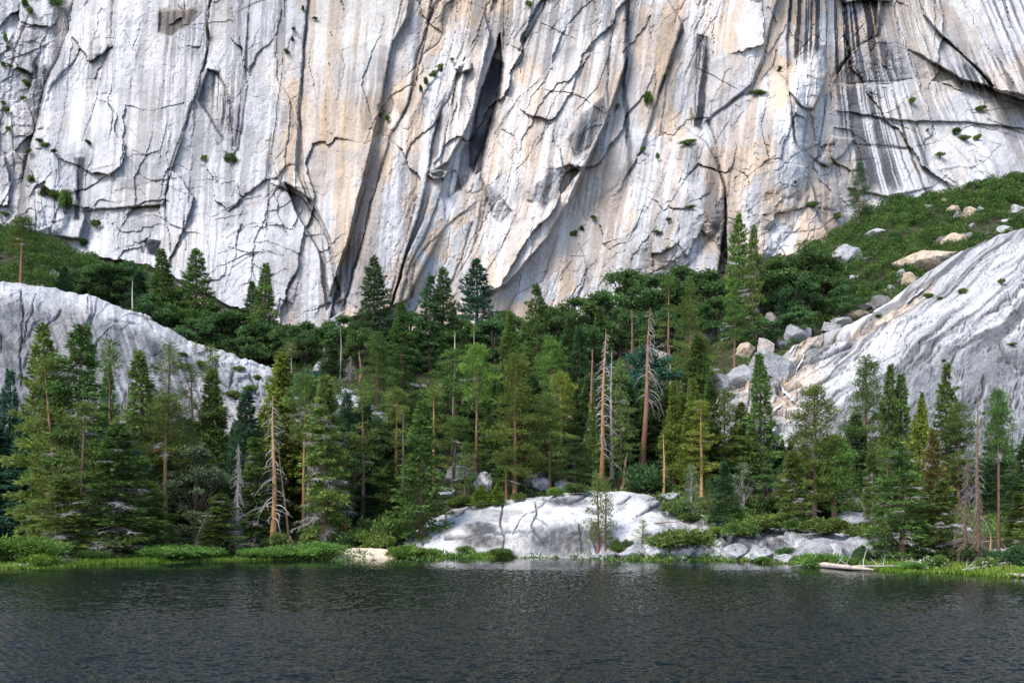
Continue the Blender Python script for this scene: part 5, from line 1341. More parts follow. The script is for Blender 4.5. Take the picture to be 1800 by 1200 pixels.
for k in range(430):
    px = -30 + 1860 * ((k * .618034) % 1.0)
    lim = LIM(px)
    base = fr_.uniform(max(lim + 95, 830), 950) if not (740 < px < 1180) else fr_.uniform(lim + 80, 868)
    if 1180 < px < 1420: base = min(base, 895)
    top = max(lim + fr_.uniform(0, 1) ** 1.6 * 100, base - fr_.uniform(120, 230))
    for t_ in T:
        kd, x_, tp_, bs_, w_ = t_[:5]
        if kd in ('stub', 'sapling') or bs_ < 780: continue
        if abs(px - x_) < w_ * .5 + (base - top) * .12: base = min(base, bs_ - 14)
    top = max(top, lim); 
    if base - top < 60: continue
    kind = ['fir', 'old', 'fir', 'cedar', 'fir', 'pine', 'grey', 'cedar'][int(fr_.integers(0, 8))]
    lab = place_word(px, top, kind)
    if lab is None: continue
    if kind == 'grey': lab = lab.replace('conifer', 'leafy tree', 1)
    wd = (base - top) * fr_.uniform(.30, .42) * (1.4 if kind == 'grey' else 1)
    plant(kind, px, top, base, wd, ['dark', 'mid', 'dark', 'oak', 'olive', 'dark'][int(fr_.integers(0, 6))], lab, 'dark', group='shaded trees of the inner wood')
ADK = {'fir': 'conical green slope tree', 'pine': 'open slope pine', 'oak': 'round leafy slope tree'}
# the belt between the slope pines and the oaks
for k in range(330):
    px = 545 + 740 * ((k * .618034 + .3) % 1.0)
    base = fr_.uniform(650, 800)
    top = base - fr_.uniform(80, 135)
    lim2 = float(np.interp(px, [560, 640, 900, 1100, 1280], [640, 600, 590, 600, 640]))
    if top < lim2: top = lim2 + fr_.uniform(0, 20)
    for t_ in T:
        kd, x_, tp_, bs_, w_ = t_[:5]
        if kd in ('stub', 'sapling') or not 640 < bs_ < 900: continue
        if abs(px - x_) < w_ * .5 + 12 and tp_ < base: base = min(base, bs_ - 10); top = max(top, tp_ + 18)
    if base - top < 36 or base < 640: continue
    kind = ['fir', 'pine', 'fir', 'fir', 'oak'][int(fr_.integers(0, 5))]
    order = sorted(LAND, key=lambda q: abs(q[0] - px))
    lab = None
    for x, nm in order[:9]:
        for hgt in ('far above', 'upslope of', 'high behind', 'well behind'):
            c = f'{ADK[kind]} {hgt} the {nm}'
            if c not in used: lab = c; break
        if lab: break
    if lab is None: continue
    used.add(lab)
    plant(kind, px, top, base, (base - top) * (.42 if kind != 'oak' else .9), ['dark', 'mid', 'teal', 'oak'][int(fr_.integers(0, 4))], lab, 'dark', group='trees on the middle slope')
# ------------------------------------------------------------------ boulders
def boulder_mat():
    t = NT("boulder_granite")
    oi = t.n("ObjectInfo").outputs['Color']
    geo = t.n("NewGeometry").outputs['Position']
    n1 = t.noise(geo, .5, 5, .6); n2 = t.noise(geo, 1.6, 5, .7); n3 = t.noise(geo, 6., 2, .6)
    c = t.mix(1.0, oi, t.ramp(n1, [(.32, .6), (.66, 1.2)]), 'MULTIPLY')
    c = t.mix(t.ramp(n2, [(.48, 0.), (.64, .75)]), c, (.11, .11, .115))
    c = t.mix(.4, c, t.ramp(n3, [(.3, .5), (.55, 1.)]), 'MULTIPLY')
    t.principled(c, .9, .15, t.bump(n3, .4, .2, t.bump(n2, .6, .8)))
    return t.m
M_BOULDER = boulder_mat()

def cubesphere(n=22):
    g = np.linspace(-1, 1, n); a, b = np.meshgrid(g, g); o = np.ones_like(a)
    vs, qs, k = [], [], 0
    for f in ((a, b, o), (b, a, -o), (o, a, b), (-o, b, a), (b, o, a), (a, -o, b)):
        v = np.stack(f, -1).reshape(-1, 3); idx = np.arange(n * n).reshape(n, n) + k
        vs.append(v); qs.append(np.stack([idx[:-1, :-1], idx[:-1, 1:], idx[1:, 1:], idx[1:, :-1]], -1).reshape(-1, 4)); k += n * n
    v = np.concatenate(vs); q = np.concatenate(qs)
    key = np.round(v * 1e4).astype(int); _, first, inv = np.unique(key, axis=0, return_index=True, return_inverse=True)
    return unit(v[first]), inv.reshape(-1)[q]
CS_V, CS_Q = cubesphere()
def boulder_mesh(seed, cuts=9, keep=.62):
    r = np.random.default_rng(seed); v = CS_V.copy()
    for _ in range(cuts):
        n = unit(r.normal(size=3)); d = r.uniform(keep, .95)
        o = np.maximum(0, v @ n - d); v = v - o[:, None] * n * .96
    az = np.arctan2(CS_V[:, 1], CS_V[:, 0])
    v = v * (1 + .10 * fbm(CS_V[:, 0] * 1.7 + CS_V[:, 2] * 1.3, CS_V[:, 1] * 1.7 - CS_V[:, 2], seed, 3) + .035 * fbm(CS_V[:, 0] * 6 + CS_V[:, 2] * 5, CS_V[:, 1] * 6 - CS_V[:, 2] * 4, seed + 5, 3))[:, None]
    me = mesh_from("boulder", v, CS_Q, False); me.materials.append(M_BOULDER)
    return me
BOULDERS = [boulder_mesh(s, c, k) for s, c, k in ((1, 14, .5), (2, 12, .52), (3, 18, .55), (4, 12, .6), (5, 20, .58), (6, 13, .45), (7, 15, .6), (8, 18, .5))]
BCOL = {'grey': (.30, .30, .31), 'tan': (.46, .36, .26), 'white': (.42, .42, .42), 'dark': (.19, .185, .18), 'rust': (.30, .19, .12), 'pink': (.44, .38, .34)}
brn = np.random.default_rng(4)
def rock(px, py, w, h, label, col='grey', v=None, Y=None, cat='boulder', group='granite boulders', surface='ground', tilt=0., deep=.8, name='boulder', bury=.25):
    """px, py = middle of the bottom edge, w x h in photo pixels"""
    if Y is None: x, Y, z = (rock_hit if surface == 'rock' else ground_hit)(px, py)
    else: x, Y, z = P(px, py, Y)
    o = link(bpy.data.objects.new(name, BOULDERS[int(brn.integers(0, 8)) if v is None else v]))
    sx = w / F * Y / 2 / .86; sz = h / F * Y / (1.72 - bury)
    o.scale = (sx, max(sx, sz) * deep, sz); o.location = (x, Y + .3 * sx, z + sz * (.86 - bury))
    o.rotation_euler = (0, math.radians(tilt), brn.uniform(-.6, .6))
    jt = brn.uniform(.88, 1.1); o.color = (*[c * jt for c in BCOL[col]], 1)
    return tag(o, label, cat, group)

ROCKS = [
 (1112, 602, 52, 46, 'pointed grey boulder behind the tall snags', 'grey', 0), (1145, 614, 46, 28, 'rounded dark grey boulder right of the pointed one', 'grey', 3),
 (1088, 604, 18, 10, 'small flat pale rock at the foot of the pointed grey boulder', 'white', 4), (1152, 640, 60, 26, 'pale broken rock below the rounded dark boulder', 'pink', 2),
 (1490, 474, 56, 46, 'big square grey boulder standing in the brush', 'grey', 6), (1505, 494, 28, 10, 'flat pale rock right below the square boulder', 'white', 4),
 (1660, 398, 20, 8, 'small pale rock in the upper brush', 'white', 1), (1592, 366, 22, 8, 'small white rock below the lone fir', 'white', 2), (1633, 369, 18, 9, 'white rock right of the lone fir', 'white', 4),
 (1660, 358, 14, 8, 'little tan rock high in the brush', 'tan', 2), (1545, 412, 38, 15, 'long white boulder lying in the middle of the brush', 'white', 5), (1588, 386, 20, 8, 'pale low rock above the long white boulder', 'white', 0),
 (1676, 380, 24, 18, 'left tan block of the cluster in the upper brush', 'tan', 6), (1690, 384, 22, 12, 'grey lower block of the upper brush cluster', 'grey', 2), (1706, 384, 26, 20, 'right tan block of the upper brush cluster', 'tan', 0),
 (1702, 372, 16, 8, 'top small stone of the upper brush cluster', 'white', 4), (1726, 375, 16, 10, 'loose grey stone right of the upper brush cluster', 'grey', 1), (1709, 400, 12, 8, 'small grey stone under the upper brush cluster', 'grey', 3),
 (1790, 378, 28, 18, 'pale boulder at the right edge of the brush', 'white', 2), (1774, 396, 30, 10, 'flat white rock near the right end of the brush', 'white', 4), (1765, 412, 30, 14, 'white rock at the top of the right slab', 'white', 0),
 (1660, 430, 30, 12, 'small grey slab above the great tan block', 'grey', 2), (1700, 432, 20, 26, 'upright dark rock at the stream head', 'dark', 7),
 (1632, 478, 118, 46, 'great tan slab block beside the stream gully', 'tan', 5), (1680, 440, 44, 30, 'tan block at the right end of the great slab block', 'tan', 6), (1596, 514, 26, 34, 'upright tan boulder under the great slab block', 'tan', 0),
 (1612, 510, 24, 24, 'brown boulder leaning on the upright tan one', 'pink', 6), (1618, 482, 30, 14, 'wedged stone below the great slab block', 'grey', 4), (1630, 494, 26, 12, 'low orange rock by the falling water', 'rust', 3), (1588, 500, 22, 24, 'grey boulder left of the upright tan boulder', 'grey', 2), (1645, 484, 14, 10, 'small tan stone at the slab edge', 'tan', 1),
 (1506, 562, 58, 24, 'long dark boulder at the edge of the slab', 'tan', 5), (1482, 576, 46, 16, 'grey flat boulder below the long dark one', 'grey', 4), (1460, 584, 36, 18, 'tan-grey boulder among the stream rocks', 'grey', 2),
 (1520, 552, 28, 18, 'dark brown boulder above the long dark one', 'dark', 7), (1548, 546, 34, 26, 'brown shadowed boulder by the ragged conifer', 'dark', 0), (1545, 528, 28, 14, 'grey rock in the brush over the stream', 'grey', 1), (1565, 524, 26, 22, 'grey boulder right of the brush over the stream', 'grey', 6), (1575, 540, 24, 14, 'dark stone at the stream edge', 'dark', 3),
 (1407, 602, 46, 34, 'round grey boulder beside the start of the cascade', 'grey', 1), (1353, 586, 34, 38, 'tall brown boulder among the oaks', 'pink', 6), (1338, 606, 22, 30, 'dark boulder left of the tall brown one', 'dark', 0),
 (1283, 592, 62, 34, 'wide grey boulder behind the lone red-trunked pine', 'grey', 5), (1254, 596, 36, 36, 'dark boulder in the shade left of the wide grey one', 'dark', 3), (1345, 624, 34, 30, 'angular pale boulder left of the cascade', 'pink', 2), (1312, 634, 36, 28, 'cream boulder next to the angular pale one', 'tan', 4),
 (1376, 612, 18, 12, 'small grey stone above the cascade', 'grey', 1), (1358, 668, 76, 54, 'big cracked grey outcrop left of the waterfall', 'grey', 2), (1390, 666, 18, 12, 'dark wet stone in the plunge pool', 'dark', 3), (1312, 680, 72, 44, 'wide grey outcrop under the red-trunked pine', 'grey', 5),
 (1268, 700, 34, 44, 'grey block at the left end of the outcrop', 'grey', 0), (1430, 692, 56, 22, 'tan polished rock below the waterfall', 'tan', 3), (1376, 714, 60, 24, 'orange-stained rock under the lower fall', 'rust', 5), (1300, 718, 70, 26, 'pale low rock shelf left of the lower fall', 'white', 4),
 (420, 668, 22, 24, 'grey boulder on the shoulder of the dome', 'grey', 6), (393, 662, 18, 16, 'small dark boulder near the dome shoulder', 'grey', 1), (600, 700, 40, 18, 'white rock on the slope right of the dome', 'white', 2), (556, 690, 34, 20, 'grey rock at the end of the dome', 'grey', 0), (555, 660, 12, 8, 'small boulder on the dome ridge', 'grey', 1),
 (575, 646, 18, 34, 'pale boulder standing among the slope oaks', 'grey', 0), (578, 596, 10, 8, 'tiny white stone above the slope oaks', 'white', 3), (560, 668, 22, 30, 'grey leaning rock by the small dark fir', 'grey', 6), (676, 772, 24, 26, 'white block on the slope above the beach', 'white', 2), (620, 850, 30, 22, 'grey boulder in the shade behind the beach', 'grey', 4),
 (780, 720, 26, 12, 'flat pale rock above the crooked pine', 'white', 4), (868, 778, 16, 26, 'upright grey rock in the gap by the red-trunked pine', 'grey', 7), (805, 856, 48, 30, 'white boulder left of the red-trunked pine', 'white', 0), (832, 846, 22, 14, 'grey block below the red trunk', 'grey', 2), (848, 872, 34, 34, 'pale cracked boulder behind the small bright fir', 'white', 6), (875, 850, 30, 22, 'angular grey boulder left of the tall centre pine', 'grey', 2),
 (866, 830, 22, 14, 'small white stone above the angular grey boulder', 'white', 1), (935, 862, 42, 34, 'dark leaning slab right of the tall centre pine', 'dark', 5), (950, 872, 40, 22, 'grey split boulder under the olive crest pine', 'grey', 4), (920, 838, 24, 26, 'grey block above the leaning slab', 'grey', 0), (932, 822, 20, 24, 'shadowed rock higher behind the leaning slab', 'grey', 7), (990, 866, 34, 22, 'pale boulder right of the olive crest pine', 'white', 3), (785, 880, 34, 20, 'low grey rock at the left back of the white rock', 'grey', 5),
 (700, 945, 34, 26, 'white rock beside the big dark shore conifer', 'white', 0), (1300, 850, 20, 16, 'grey stone in the shade of the olive fir', 'grey', 1), (1252, 812, 22, 60, 'pale rock face in the gap right of the feathery conifer', 'grey', 7),
 (70, 508, 12, 10, 'white stone on the left brush slope', 'white', 1), (80, 520, 16, 14, 'pale boulder near the small thin conifer', 'white', 2),
]
for px, py, w, h, lab, col, v in ROCKS:
    Yv = None
    if px < 130 and py < 540: Yv = 264
    if 380 < px < 430 and 640 < py < 680: Yv = 222
    if 1235 < px < 1460 and 655 < py < 725: Yv = 214
    rock(px, py, w, h, lab, col, v, Y=Yv)
SHORE = [
 (1072, 982, 42, 14, 'low rounded grey rock in the water under the twin small pines', 'grey', 3), (1050, 981, 26, 8, 'flat grey rock left of the low rounded one', 'grey', 5), (1118, 980, 52, 24, 'long grey shore rock left of the round one', 'grey', 5), (1160, 981, 44, 28, 'round pale rock at the water below the olive shrub', 'white', 1),
 (1202, 982, 46, 22, 'broad grey rock under the olive shrub', 'grey', 3), (1243, 980, 40, 24, 'cracked grey rock right of the olive shrub', 'white', 2), (1276, 984, 20, 10, 'small grey stone between larger shore rocks', 'grey', 1), (1262, 972, 46, 22, 'tall pale rock behind the cracked grey rock', 'white', 6),
 (1300, 982, 58, 26, 'big domed pale rock on the shore', 'white', 1), (1338, 986, 52, 22, 'pale shore rock right of the big domed one', 'white', 4), (1380, 988, 38, 14, 'low round rock by the bright willow', 'white', 3), (1352, 952, 84, 20, 'long white ledge behind the shore rocks', 'white', 5), (1390, 972, 36, 22, 'grey rock below the half dead conifer', 'grey', 2),
 (1455, 982, 108, 38, 'large grey boulder behind the right willow', 'grey', 5), (1520, 985, 76, 46, 'grey boulder right of the large one', 'grey', 3), (1585, 968, 70, 34, 'pale rock behind the dense juniper', 'white', 4), (1500, 925, 84, 28, 'low grey ledge under the tall open pine', 'grey', 5), (1570, 930, 60, 24, 'grey ledge right of the tall open pine', 'grey', 2),
 (1690, 945, 44, 22, 'pale rock under the wide-crowned pine', 'white', 4), (1670, 968, 50, 24, 'grey rock behind the rust-tinged conifer', 'grey', 5), (1245, 938, 50, 16, 'low white ledge below the young conifers', 'white', 5), (1178, 884, 40, 12, 'grey knob on top of the white rock', 'grey', 3), (1195, 895, 42, 10, 'flat white stone at the brushy edge of the white rock', 'white', 4), (1265, 888, 50, 10, 'pale ledge in the brush under the yellow cedars', 'white', 5),
 (1215, 862, 34, 10, 'grey low stone behind the brushy flat', 'grey', 2), (620, 968, 24, 6, 'small stone on the sand', 'grey', 1), (1760, 975, 40, 12, 'pale stone under the long bare trunk', 'white', 5), (25, 998, 26, 6, 'small white stone in the grass at the far left', 'white', 3),
]
for px, py, w, h, lab, col, v in SHORE:
    rock(px, py, w, h, lab, col, v, group='rocks along the shore', surface='ground', bury=.45)

# ------------------------------------------------------------------ shrubs that can be told apart
def bush(kind, px, top, base, w, tint, lab, Y=None, group='shrubs on the shore', surface='rock', flowers=None, cat='shrub'):
    o = plant(kind, px, top, base, w, tint, lab, 'dark', group=group, Y=Y, surface=surface, cat=cat)
    if flowers:
        r = np.random.default_rng(int(px)); mb = MB(); n = 80
        d = unit(np.abs(r.normal(size=(n, 3))) * np.sign(r.normal(size=(n, 3)) - np.array([0, .5, -5])))
        c = d * np.array([1.75, 1.75, 1.6]) * r.uniform(.85, 1.05, (n, 1))
        for _ in range(5): mb.leaves(c + r.normal(size=(n, 3)) * .04, r.normal(size=(n, 3)), .10, .04, r)
        me = mb.mesh("flowers"); me.materials.append(flowers); link(bpy.data.objects.new("flowers", me), o)
    return o
def flat_mat(name, col, rough=.8):
    t = NT(name); nz = t.noise(t.n("NewGeometry").outputs['Position'], 3., 3, .6)
    t.principled(t.mix(t.ramp(nz, [(.3, 0.), (.7, 1.)]), tuple(x * .75 for x in col), col), rough, .1); return t.m
M_WHITE = flat_mat("white_petals", (.72, .72, .66)); M_CREAM = flat_mat("cream_petals", (.68, .56, .36))
BUSHES = [
 ('willow', 36, 928, 988, 116, 'bright', 'large pale willow bush at the far left shore', None), ('willow', -30, 935, 992, 80, 'bright', 'willow bush cut by the left border', None), ('willow', 66, 966, 994, 60, 'lime', 'small bright willow in front of the large pale one', None),
 ('shrub', 97, 960, 988, 34, 'grey', 'shrub covered in white blossoms at the left shore', M_WHITE), ('willow', 165, 960, 984, 50, 'mid', 'low green bush under the drooping hemlock', None), ('willow', 308, 950, 982, 112, 'bright', 'wide pale green willow below the orange-trunked pine', None), ('willow', 365, 956, 980, 66, 'bright', 'willow right of the wide pale green one', None),
 ('willow', 452, 956, 980, 62, 'bright', 'low willow below the tangled dead conifer', None), ('willow', 500, 952, 982, 78, 'bright', 'willow in front of the weathered snag', None), ('willow', 560, 945, 982, 84, 'bright', 'rounded willow under the dying conifer', None), ('willow', 530, 958, 983, 54, 'lime', 'small lime willow left of the rounded one', None),
 ('shrub', 495, 936, 970, 34, 'olive', 'shrub with cream blossoms behind the shore willows', M_CREAM), ('shrub', 476, 945, 968, 34, 'dark', 'dark shrub left of the cream blossoms', None), ('shrub', 608, 955, 970, 26, 'mid', 'low shrub with white blossoms by the sand', M_WHITE),
 ('shrub', 662, 908, 955, 82, 'olive', 'broad olive shrub behind the sand', None), ('shrub', 630, 930, 962, 60, 'mid', 'round green shrub left of the broad olive one', None), ('shrub', 668, 935, 968, 60, 'olive', 'low olive shrub at the back of the sand', None), ('willow', 645, 956, 969, 34, 'bright', 'pale low bush at the edge of the sand', None), ('shrub', 600, 935, 966, 44, 'dark', 'dark shrub under the blue-green fir', None),
 ('willow', 708, 952, 983, 66, 'bright', 'bright willow at the right of the sand', None), ('willow', 752, 958, 978, 40, 'bright', 'small willow under the big dark shore conifer', None), ('willow', 884, 958, 978, 40, 'mid', 'small green bush against the white rock', None), ('willow', 816, 956, 974, 30, 'mid', 'little bush at the left foot of the white rock', None),
 ('shrub', 1200, 928, 968, 96, 'olive', 'wide olive manzanita in front of the white rock', None), ('shrub', 1085, 948, 972, 30, 'mid', 'dark green bush right of the twin small pines', None), ('cedar', 1091, 954, 974, 13, 'mid', 'tiny cone-shaped bush beside the dark green one', None), ('shrub', 1105, 950, 968, 22, 'grey', 'small grey-green bush on the white rock', None),
 ('willow', 1440, 962, 1002, 84, 'bright', 'bright willow at the right shore above the log', None), ('willow', 1488, 974, 1004, 66, 'bright', 'lower willow right of the one above the log', None), ('shrub', 1388, 962, 978, 42, 'dark', 'dark low bush left of the bright right willow', None), ('willow', 1342, 975, 988, 26, 'bright', 'tiny willow in front of the shore rocks', None),
 ('shrub', 1515, 958, 992, 34, 'dark', 'dark round bush beside the dying shore conifer', None), ('shrub', 1640, 975, 1000, 44, 'mid', 'low bush with white blossoms on the right shore', M_WHITE), ('shrub', 1735, 978, 1000, 40, 'mid', 'bush with scattered white flowers near the orange post', M_WHITE), ('willow', 1610, 982, 1002, 44, 'bright', 'small willow under the pointed cedar', None),
 ('shrub', 1340, 902, 935, 110, 'olive', 'broad bush on the brushy flat', None), ('shrub', 1285, 895, 922, 70, 'bright', 'bright bush below the olive fir', None), ('shrub', 1255, 876, 902, 60, 'olive', 'bush at the back of the brushy flat', None), ('shrub', 1370, 880, 912, 80, 'mid', 'dark bush at the right of the brushy flat', None), ('shrub', 1190, 880, 906, 54, 'olive', 'yellow-green bush on the white rock', None), ('shrub', 1212, 900, 918, 40, 'mid', 'low bush between the two young conifers', None), ('shrub', 1202, 884, 912, 22, 'dark', 'dark upright bush left of the sparse young conifer', None), ('shrub', 1300, 918, 946, 60, 'mid', 'bush below the dense young fir', None), ('shrub', 1258, 928, 944, 26, 'lime', 'little lime bush on the low white ledge', None),
 ('shrub', 1400, 905, 935, 70, 'mid', 'bush behind the half dead conifer', None), ('shrub', 1450, 910, 940, 80, 'olive', 'bush under the bright round pine', None), ('shrub', 1530, 925, 955, 70, 'mid', 'bush between the grey ledges', None), ('shrub', 1610, 945, 980, 80, 'dark', 'dark bush behind the pointed cedar', None), ('shrub', 1690, 955, 985, 70, 'dark', 'dark bush at the foot of the veiled dead conifer', None), ('shrub', 1770, 965, 995, 70, 'dark', 'dark bush below the gaunt thin pine', None), ('shrub', 1810, 955, 995, 60, 'dark', 'bush at the right border of the shore', None),
 ('shrub', 870, 868, 886, 30, 'mid', 'green bush between the small bright firs', None), ('shrub', 812, 870, 892, 40, 'mid', 'green bush left of the small bright firs', None), ('shrub', 975, 856, 874, 30, 'bright', 'bright bush behind the crest of the white rock', None), ('shrub', 1020, 850, 870, 50, 'mid', 'bush at the foot of the dark low pine', None), ('shrub', 1120, 815, 866, 60, 'oak', 'leafy bush at the foot of the leaning snag', None), ('shrub', 1145, 835, 870, 60, 'oak', 'leafy bush right of the leaning snag', None), ('shrub', 910, 866, 882, 26, 'olive', 'low olive bush under the tall centre pine', None),
]
for kind, px, top, base, w, tint, lab, fl in BUSHES:
    if kind == 'willow': top += (base - top) * .22
    bush(kind, px, top, base, w, tint, lab, flowers=fl)
DOMEB = [(320, 626, 16, 8), (325, 650, 22, 12), (356, 642, 20, 8), (420, 652, 22, 9), (452, 668, 16, 10), (485, 690, 24, 12), (410, 700, 30, 14), (440, 688, 24, 12), (560, 690, 30, 12), (520, 665, 30, 8)]
for i, (px, base, w, h) in enumerate(DOMEB):
    x, Y, z = slab_hit('granite_dome', px, base, .3)
    bush('shrub', px, base - h, base, w, ['olive', 'mid'][i % 2], ['tiny shrub at the dome crack', 'dark shrub on the dome shoulder', 'shrub right of the dome shoulder boulder', 'flat shrub on the upper dome slope', 'shrub in the second dome hollow', 'shrub low on the dome end', 'wide shrub on the broken dome rock', 'shrub beside the wide broken-rock shrub', 'shrub at the right end of the dome', 'flat shrub along the dome ridge'][i], Y=Y, group='shrubs on the dome')
for px, base, w, h, lab in [(1778, 608, 16, 6, 'tiny green shrub on the grey face of the slab'), (1660, 636, 8, 5, 'speck of a shrub above the tall dark spruce'), (1730, 728, 12, 5, 'tiny yellowish shrub low on the slab'), (1632, 524, 18, 9, 'shrub at the stream edge of the slab'), (1545, 558, 12, 6, 'low green shrub on the slab crest'), (1692, 516, 14, 10, 'shrub left of the tiny dark slab conifer'), (1652, 526, 10, 5, 'little flat shrub on the open slab'), (1760, 500, 12, 10, 'shrub touching the tiny dark slab conifer')]:
    x, Y, z = slab_hit('granite_slab', px, base, .3)
    bush('shrub', px, base - h, base, w, 'olive', lab, Y=Y, group='shrubs on the slab')

# shrubs clinging to the wall
WALLB = [(92, 8, 36, 20, 'shrub at the top left edge of the wall'), (42, 12, 22, 16, 'shrub in the left gully near the top'), (50, 24, 18, 12, 'shrub just under the top left gully shrub'), (12, 78, 10, 20, 'thin shrub line in the left gully'), (15, 88, 8, 8, 'small shrub below the thin left line'), (4, 116, 14, 8, 'shrub at the left border of the wall'), (16, 118, 12, 6, 'shrub right of the left border shrub'), (40, 128, 10, 10, 'dark shrub in the broken left rock'), (46, 150, 20, 10, 'flat shrub in the broken left rock'), (42, 175, 14, 6, 'small flat shrub lower in the broken left rock'), (5, 184, 10, 8, 'shrub by the left border, middle height'), (10, 198, 16, 10, 'round shrub left of the gully foot'), (14, 230, 14, 8, 'small shrub below the round gully shrub'),
 (70, 250, 18, 7, 'upper end of the sloping shrub line on the left wall'), (82, 258, 18, 8, 'middle of the sloping shrub line on the left wall'), (95, 268, 16, 6, 'lower end of the sloping shrub line on the left wall'), (52, 270, 16, 10, 'round shrub left of the sloping line'), (155, 254, 18, 7, 'lone slanted shrub on the left wall'), (54, 320, 20, 14, 'shrub under the sloping line'), (40, 314, 8, 6, 'tiny shrub left of the shrub under the line'), (78, 344, 40, 12, 'long shrub on the low left ledge'), (114, 372, 34, 42, 'big dark shrub hanging from the low left ledge'), (100, 350, 24, 18, 'shrub between the ledge shrubs'), (8, 380, 18, 8, 'shrub low at the left border'),
 (404, 286, 42, 16, 'largest dark shrub on the left wall face'), (360, 282, 16, 10, 'small shrub left of the largest wall shrub'), (367, 70, 8, 24, 'green growth in the long crack of the left wall'), (364, 90, 6, 8, 'tuft in the long left crack'), (504, 94, 16, 8, 'shrub at the edge of the tan pillar'), (513, 70, 10, 6, 'tiny shrub above the tan pillar edge shrub'), (516, 54, 12, 6, 'tiny shrub higher on the tan pillar edge'), (553, 35, 12, 6, 'small shrub on the tan pillar top'), (532, 18, 10, 8, 'small shrub at the top beside the tan pillar'),
 (776, 124, 18, 12, 'upper clump of the green diagonal crack'), (764, 136, 18, 14, 'middle clump of the green diagonal crack'), (752, 150, 14, 14, 'lower clump of the green diagonal crack'), (742, 165, 10, 16, 'lowest tuft of the green diagonal crack'), (794, 108, 8, 8, 'tuft left of the roof block'), (672, 206, 12, 10, 'tuft in the dark notch'), (682, 214, 10, 12, 'tuft right of the dark notch'), (932, 12, 14, 14, 'shrub in the upper middle crack'), (924, 70, 8, 8, 'tuft in the middle slanted cleft'), (1138, 186, 22, 30, 'dark upright shrub right of the long black stripe'), (1084, 192, 9, 12, 'small upright shrub left of the long black stripe'), (1170, 138, 8, 8, 'tuft in the crack above the round buttress'),
 (1210, 254, 38, 9, 'flat shrub on top of the round buttress'), (1332, 166, 40, 8, 'flat shrub on top of the pointed buttress'), (1372, 124, 16, 6, 'small shrub under the pale spire'), (1131, 268, 12, 10, 'tuft at the left edge of the round buttress'), (1156, 282, 8, 14, 'tuft on the left side of the round buttress'), (1724, 194, 22, 8, 'shrub on the right wall face'), (1682, 236, 24, 12, 'upper shrub of the right wall pair'), (1694, 246, 26, 9, 'lower shrub of the right wall pair'), (1718, 246, 18, 10, 'shrub right of the right wall pair'), (1600, 182, 14, 12, 'shrub on the striped wall'), (1652, 276, 20, 9, 'shrub below the striped wall'), (1630, 230, 10, 4, 'tiny shrub on the striped ledge'), (1490, 92, 12, 10, 'tuft under the big arch'),
 (1024, 404, 14, 10, 'middle clump of the low diagonal crack'), (1010, 414, 16, 10, 'lower clump of the low diagonal crack'), (1042, 386, 14, 8, 'upper clump of the low diagonal crack'), (1155, 412, 20, 8, 'shrub low on the round buttress'), (1175, 390, 12, 8, 'tuft on the round buttress face'), (1428, 364, 28, 10, 'shrub at the end of the buttress'), (1214, 366, 20, 6, 'flat shrub in the middle of the round buttress'), (1470, 384, 30, 9, 'shrub on the tip of the buttress'), (594, 494, 10, 18, 'shrub deep in the central gully'), (1398, 322, 8, 5, 'tiny shrub on the pointed buttress face'), (170, 400, 20, 14, 'shrub above the left caves'), (150, 432, 24, 14, 'shrub at the left end of the caves')]
for px, base, w, h, lab in WALLB:
    x, Y, z = cliff_point(px, base, .9)
    o = bush('shrub', px, base - h, base, w * .82, ['mid', 'dark'][int(px) % 2], lab, Y=Y, group='shrubs clinging to the wall', cat='shrub')
    o.rotation_euler = (prng.normal() * .25, prng.normal() * .35, prng.uniform(0, 6.28)); o.scale.y *= .6
rock(816, 127, 28, 17, 'dark roof block jutting from the upper middle of the wall', 'dark', 6, Y=cliff_point(816, 127, 1.0)[1], group='rocks on the wall', bury=.0)
rock(768, 310, 30, 12, 'dark overhanging block at the foot of the bright pillar', 'dark', 4, Y=cliff_point(768, 310, .5)[1], group='rocks on the wall', bury=.0)

# ------------------------------------------------------------------ ground cover nobody could count
def brush_mat(name, a, b, sc=.09, trans=.2):
    t = NT(name)
    geo = t.n("NewGeometry"); nz = t.noise(geo.outputs['Position'], sc, 3, .6)
    c = t.mix(t.ramp(nz, [(.38, 0.), (.62, 1.)]), a, b)
    c = t.mix(1.0, c, t.ramp(geo.outputs['Random Per Island'], [(0., .55), (1., 1.5)]), 'MULTIPLY')
    df = t.n("BsdfDiffuse"); t.l(c, df.inputs[0]); tr = t.n("BsdfTranslucent"); t.l(c, tr.inputs[0])
    m = t.n("MixShader"); m.inputs[0].default_value = trans
    t.l(df.outputs[0], m.inputs[1]); t.l(tr.outputs[0], m.inputs[2]); t.l(m.outputs[0], t.out.inputs[0])
    return t.m

def mounds(mb, pts, r, rad, n, L, w, flat=.6):
    for (x, y, z) in pts:
        R_ = r.uniform(*rad); k = int(n * r.uniform(.7, 1.2) * (R_ * R_ if n < 50 else 1))
        d = unit(r.normal(size=(k, 3))); d[:, 2] = np.abs(d[:, 2])
        p = np.array([x, y, z - .15]) + d * R_ * np.array([1, 1, flat]) * r.uniform(.72, 1.06, (k, 1))
        mb.leaves(p, d * .7 + r.normal(size=(k, 3)) * .6 + np.array([0, 0, .3]), L * r.uniform(.6, 1.2, k), w, r)

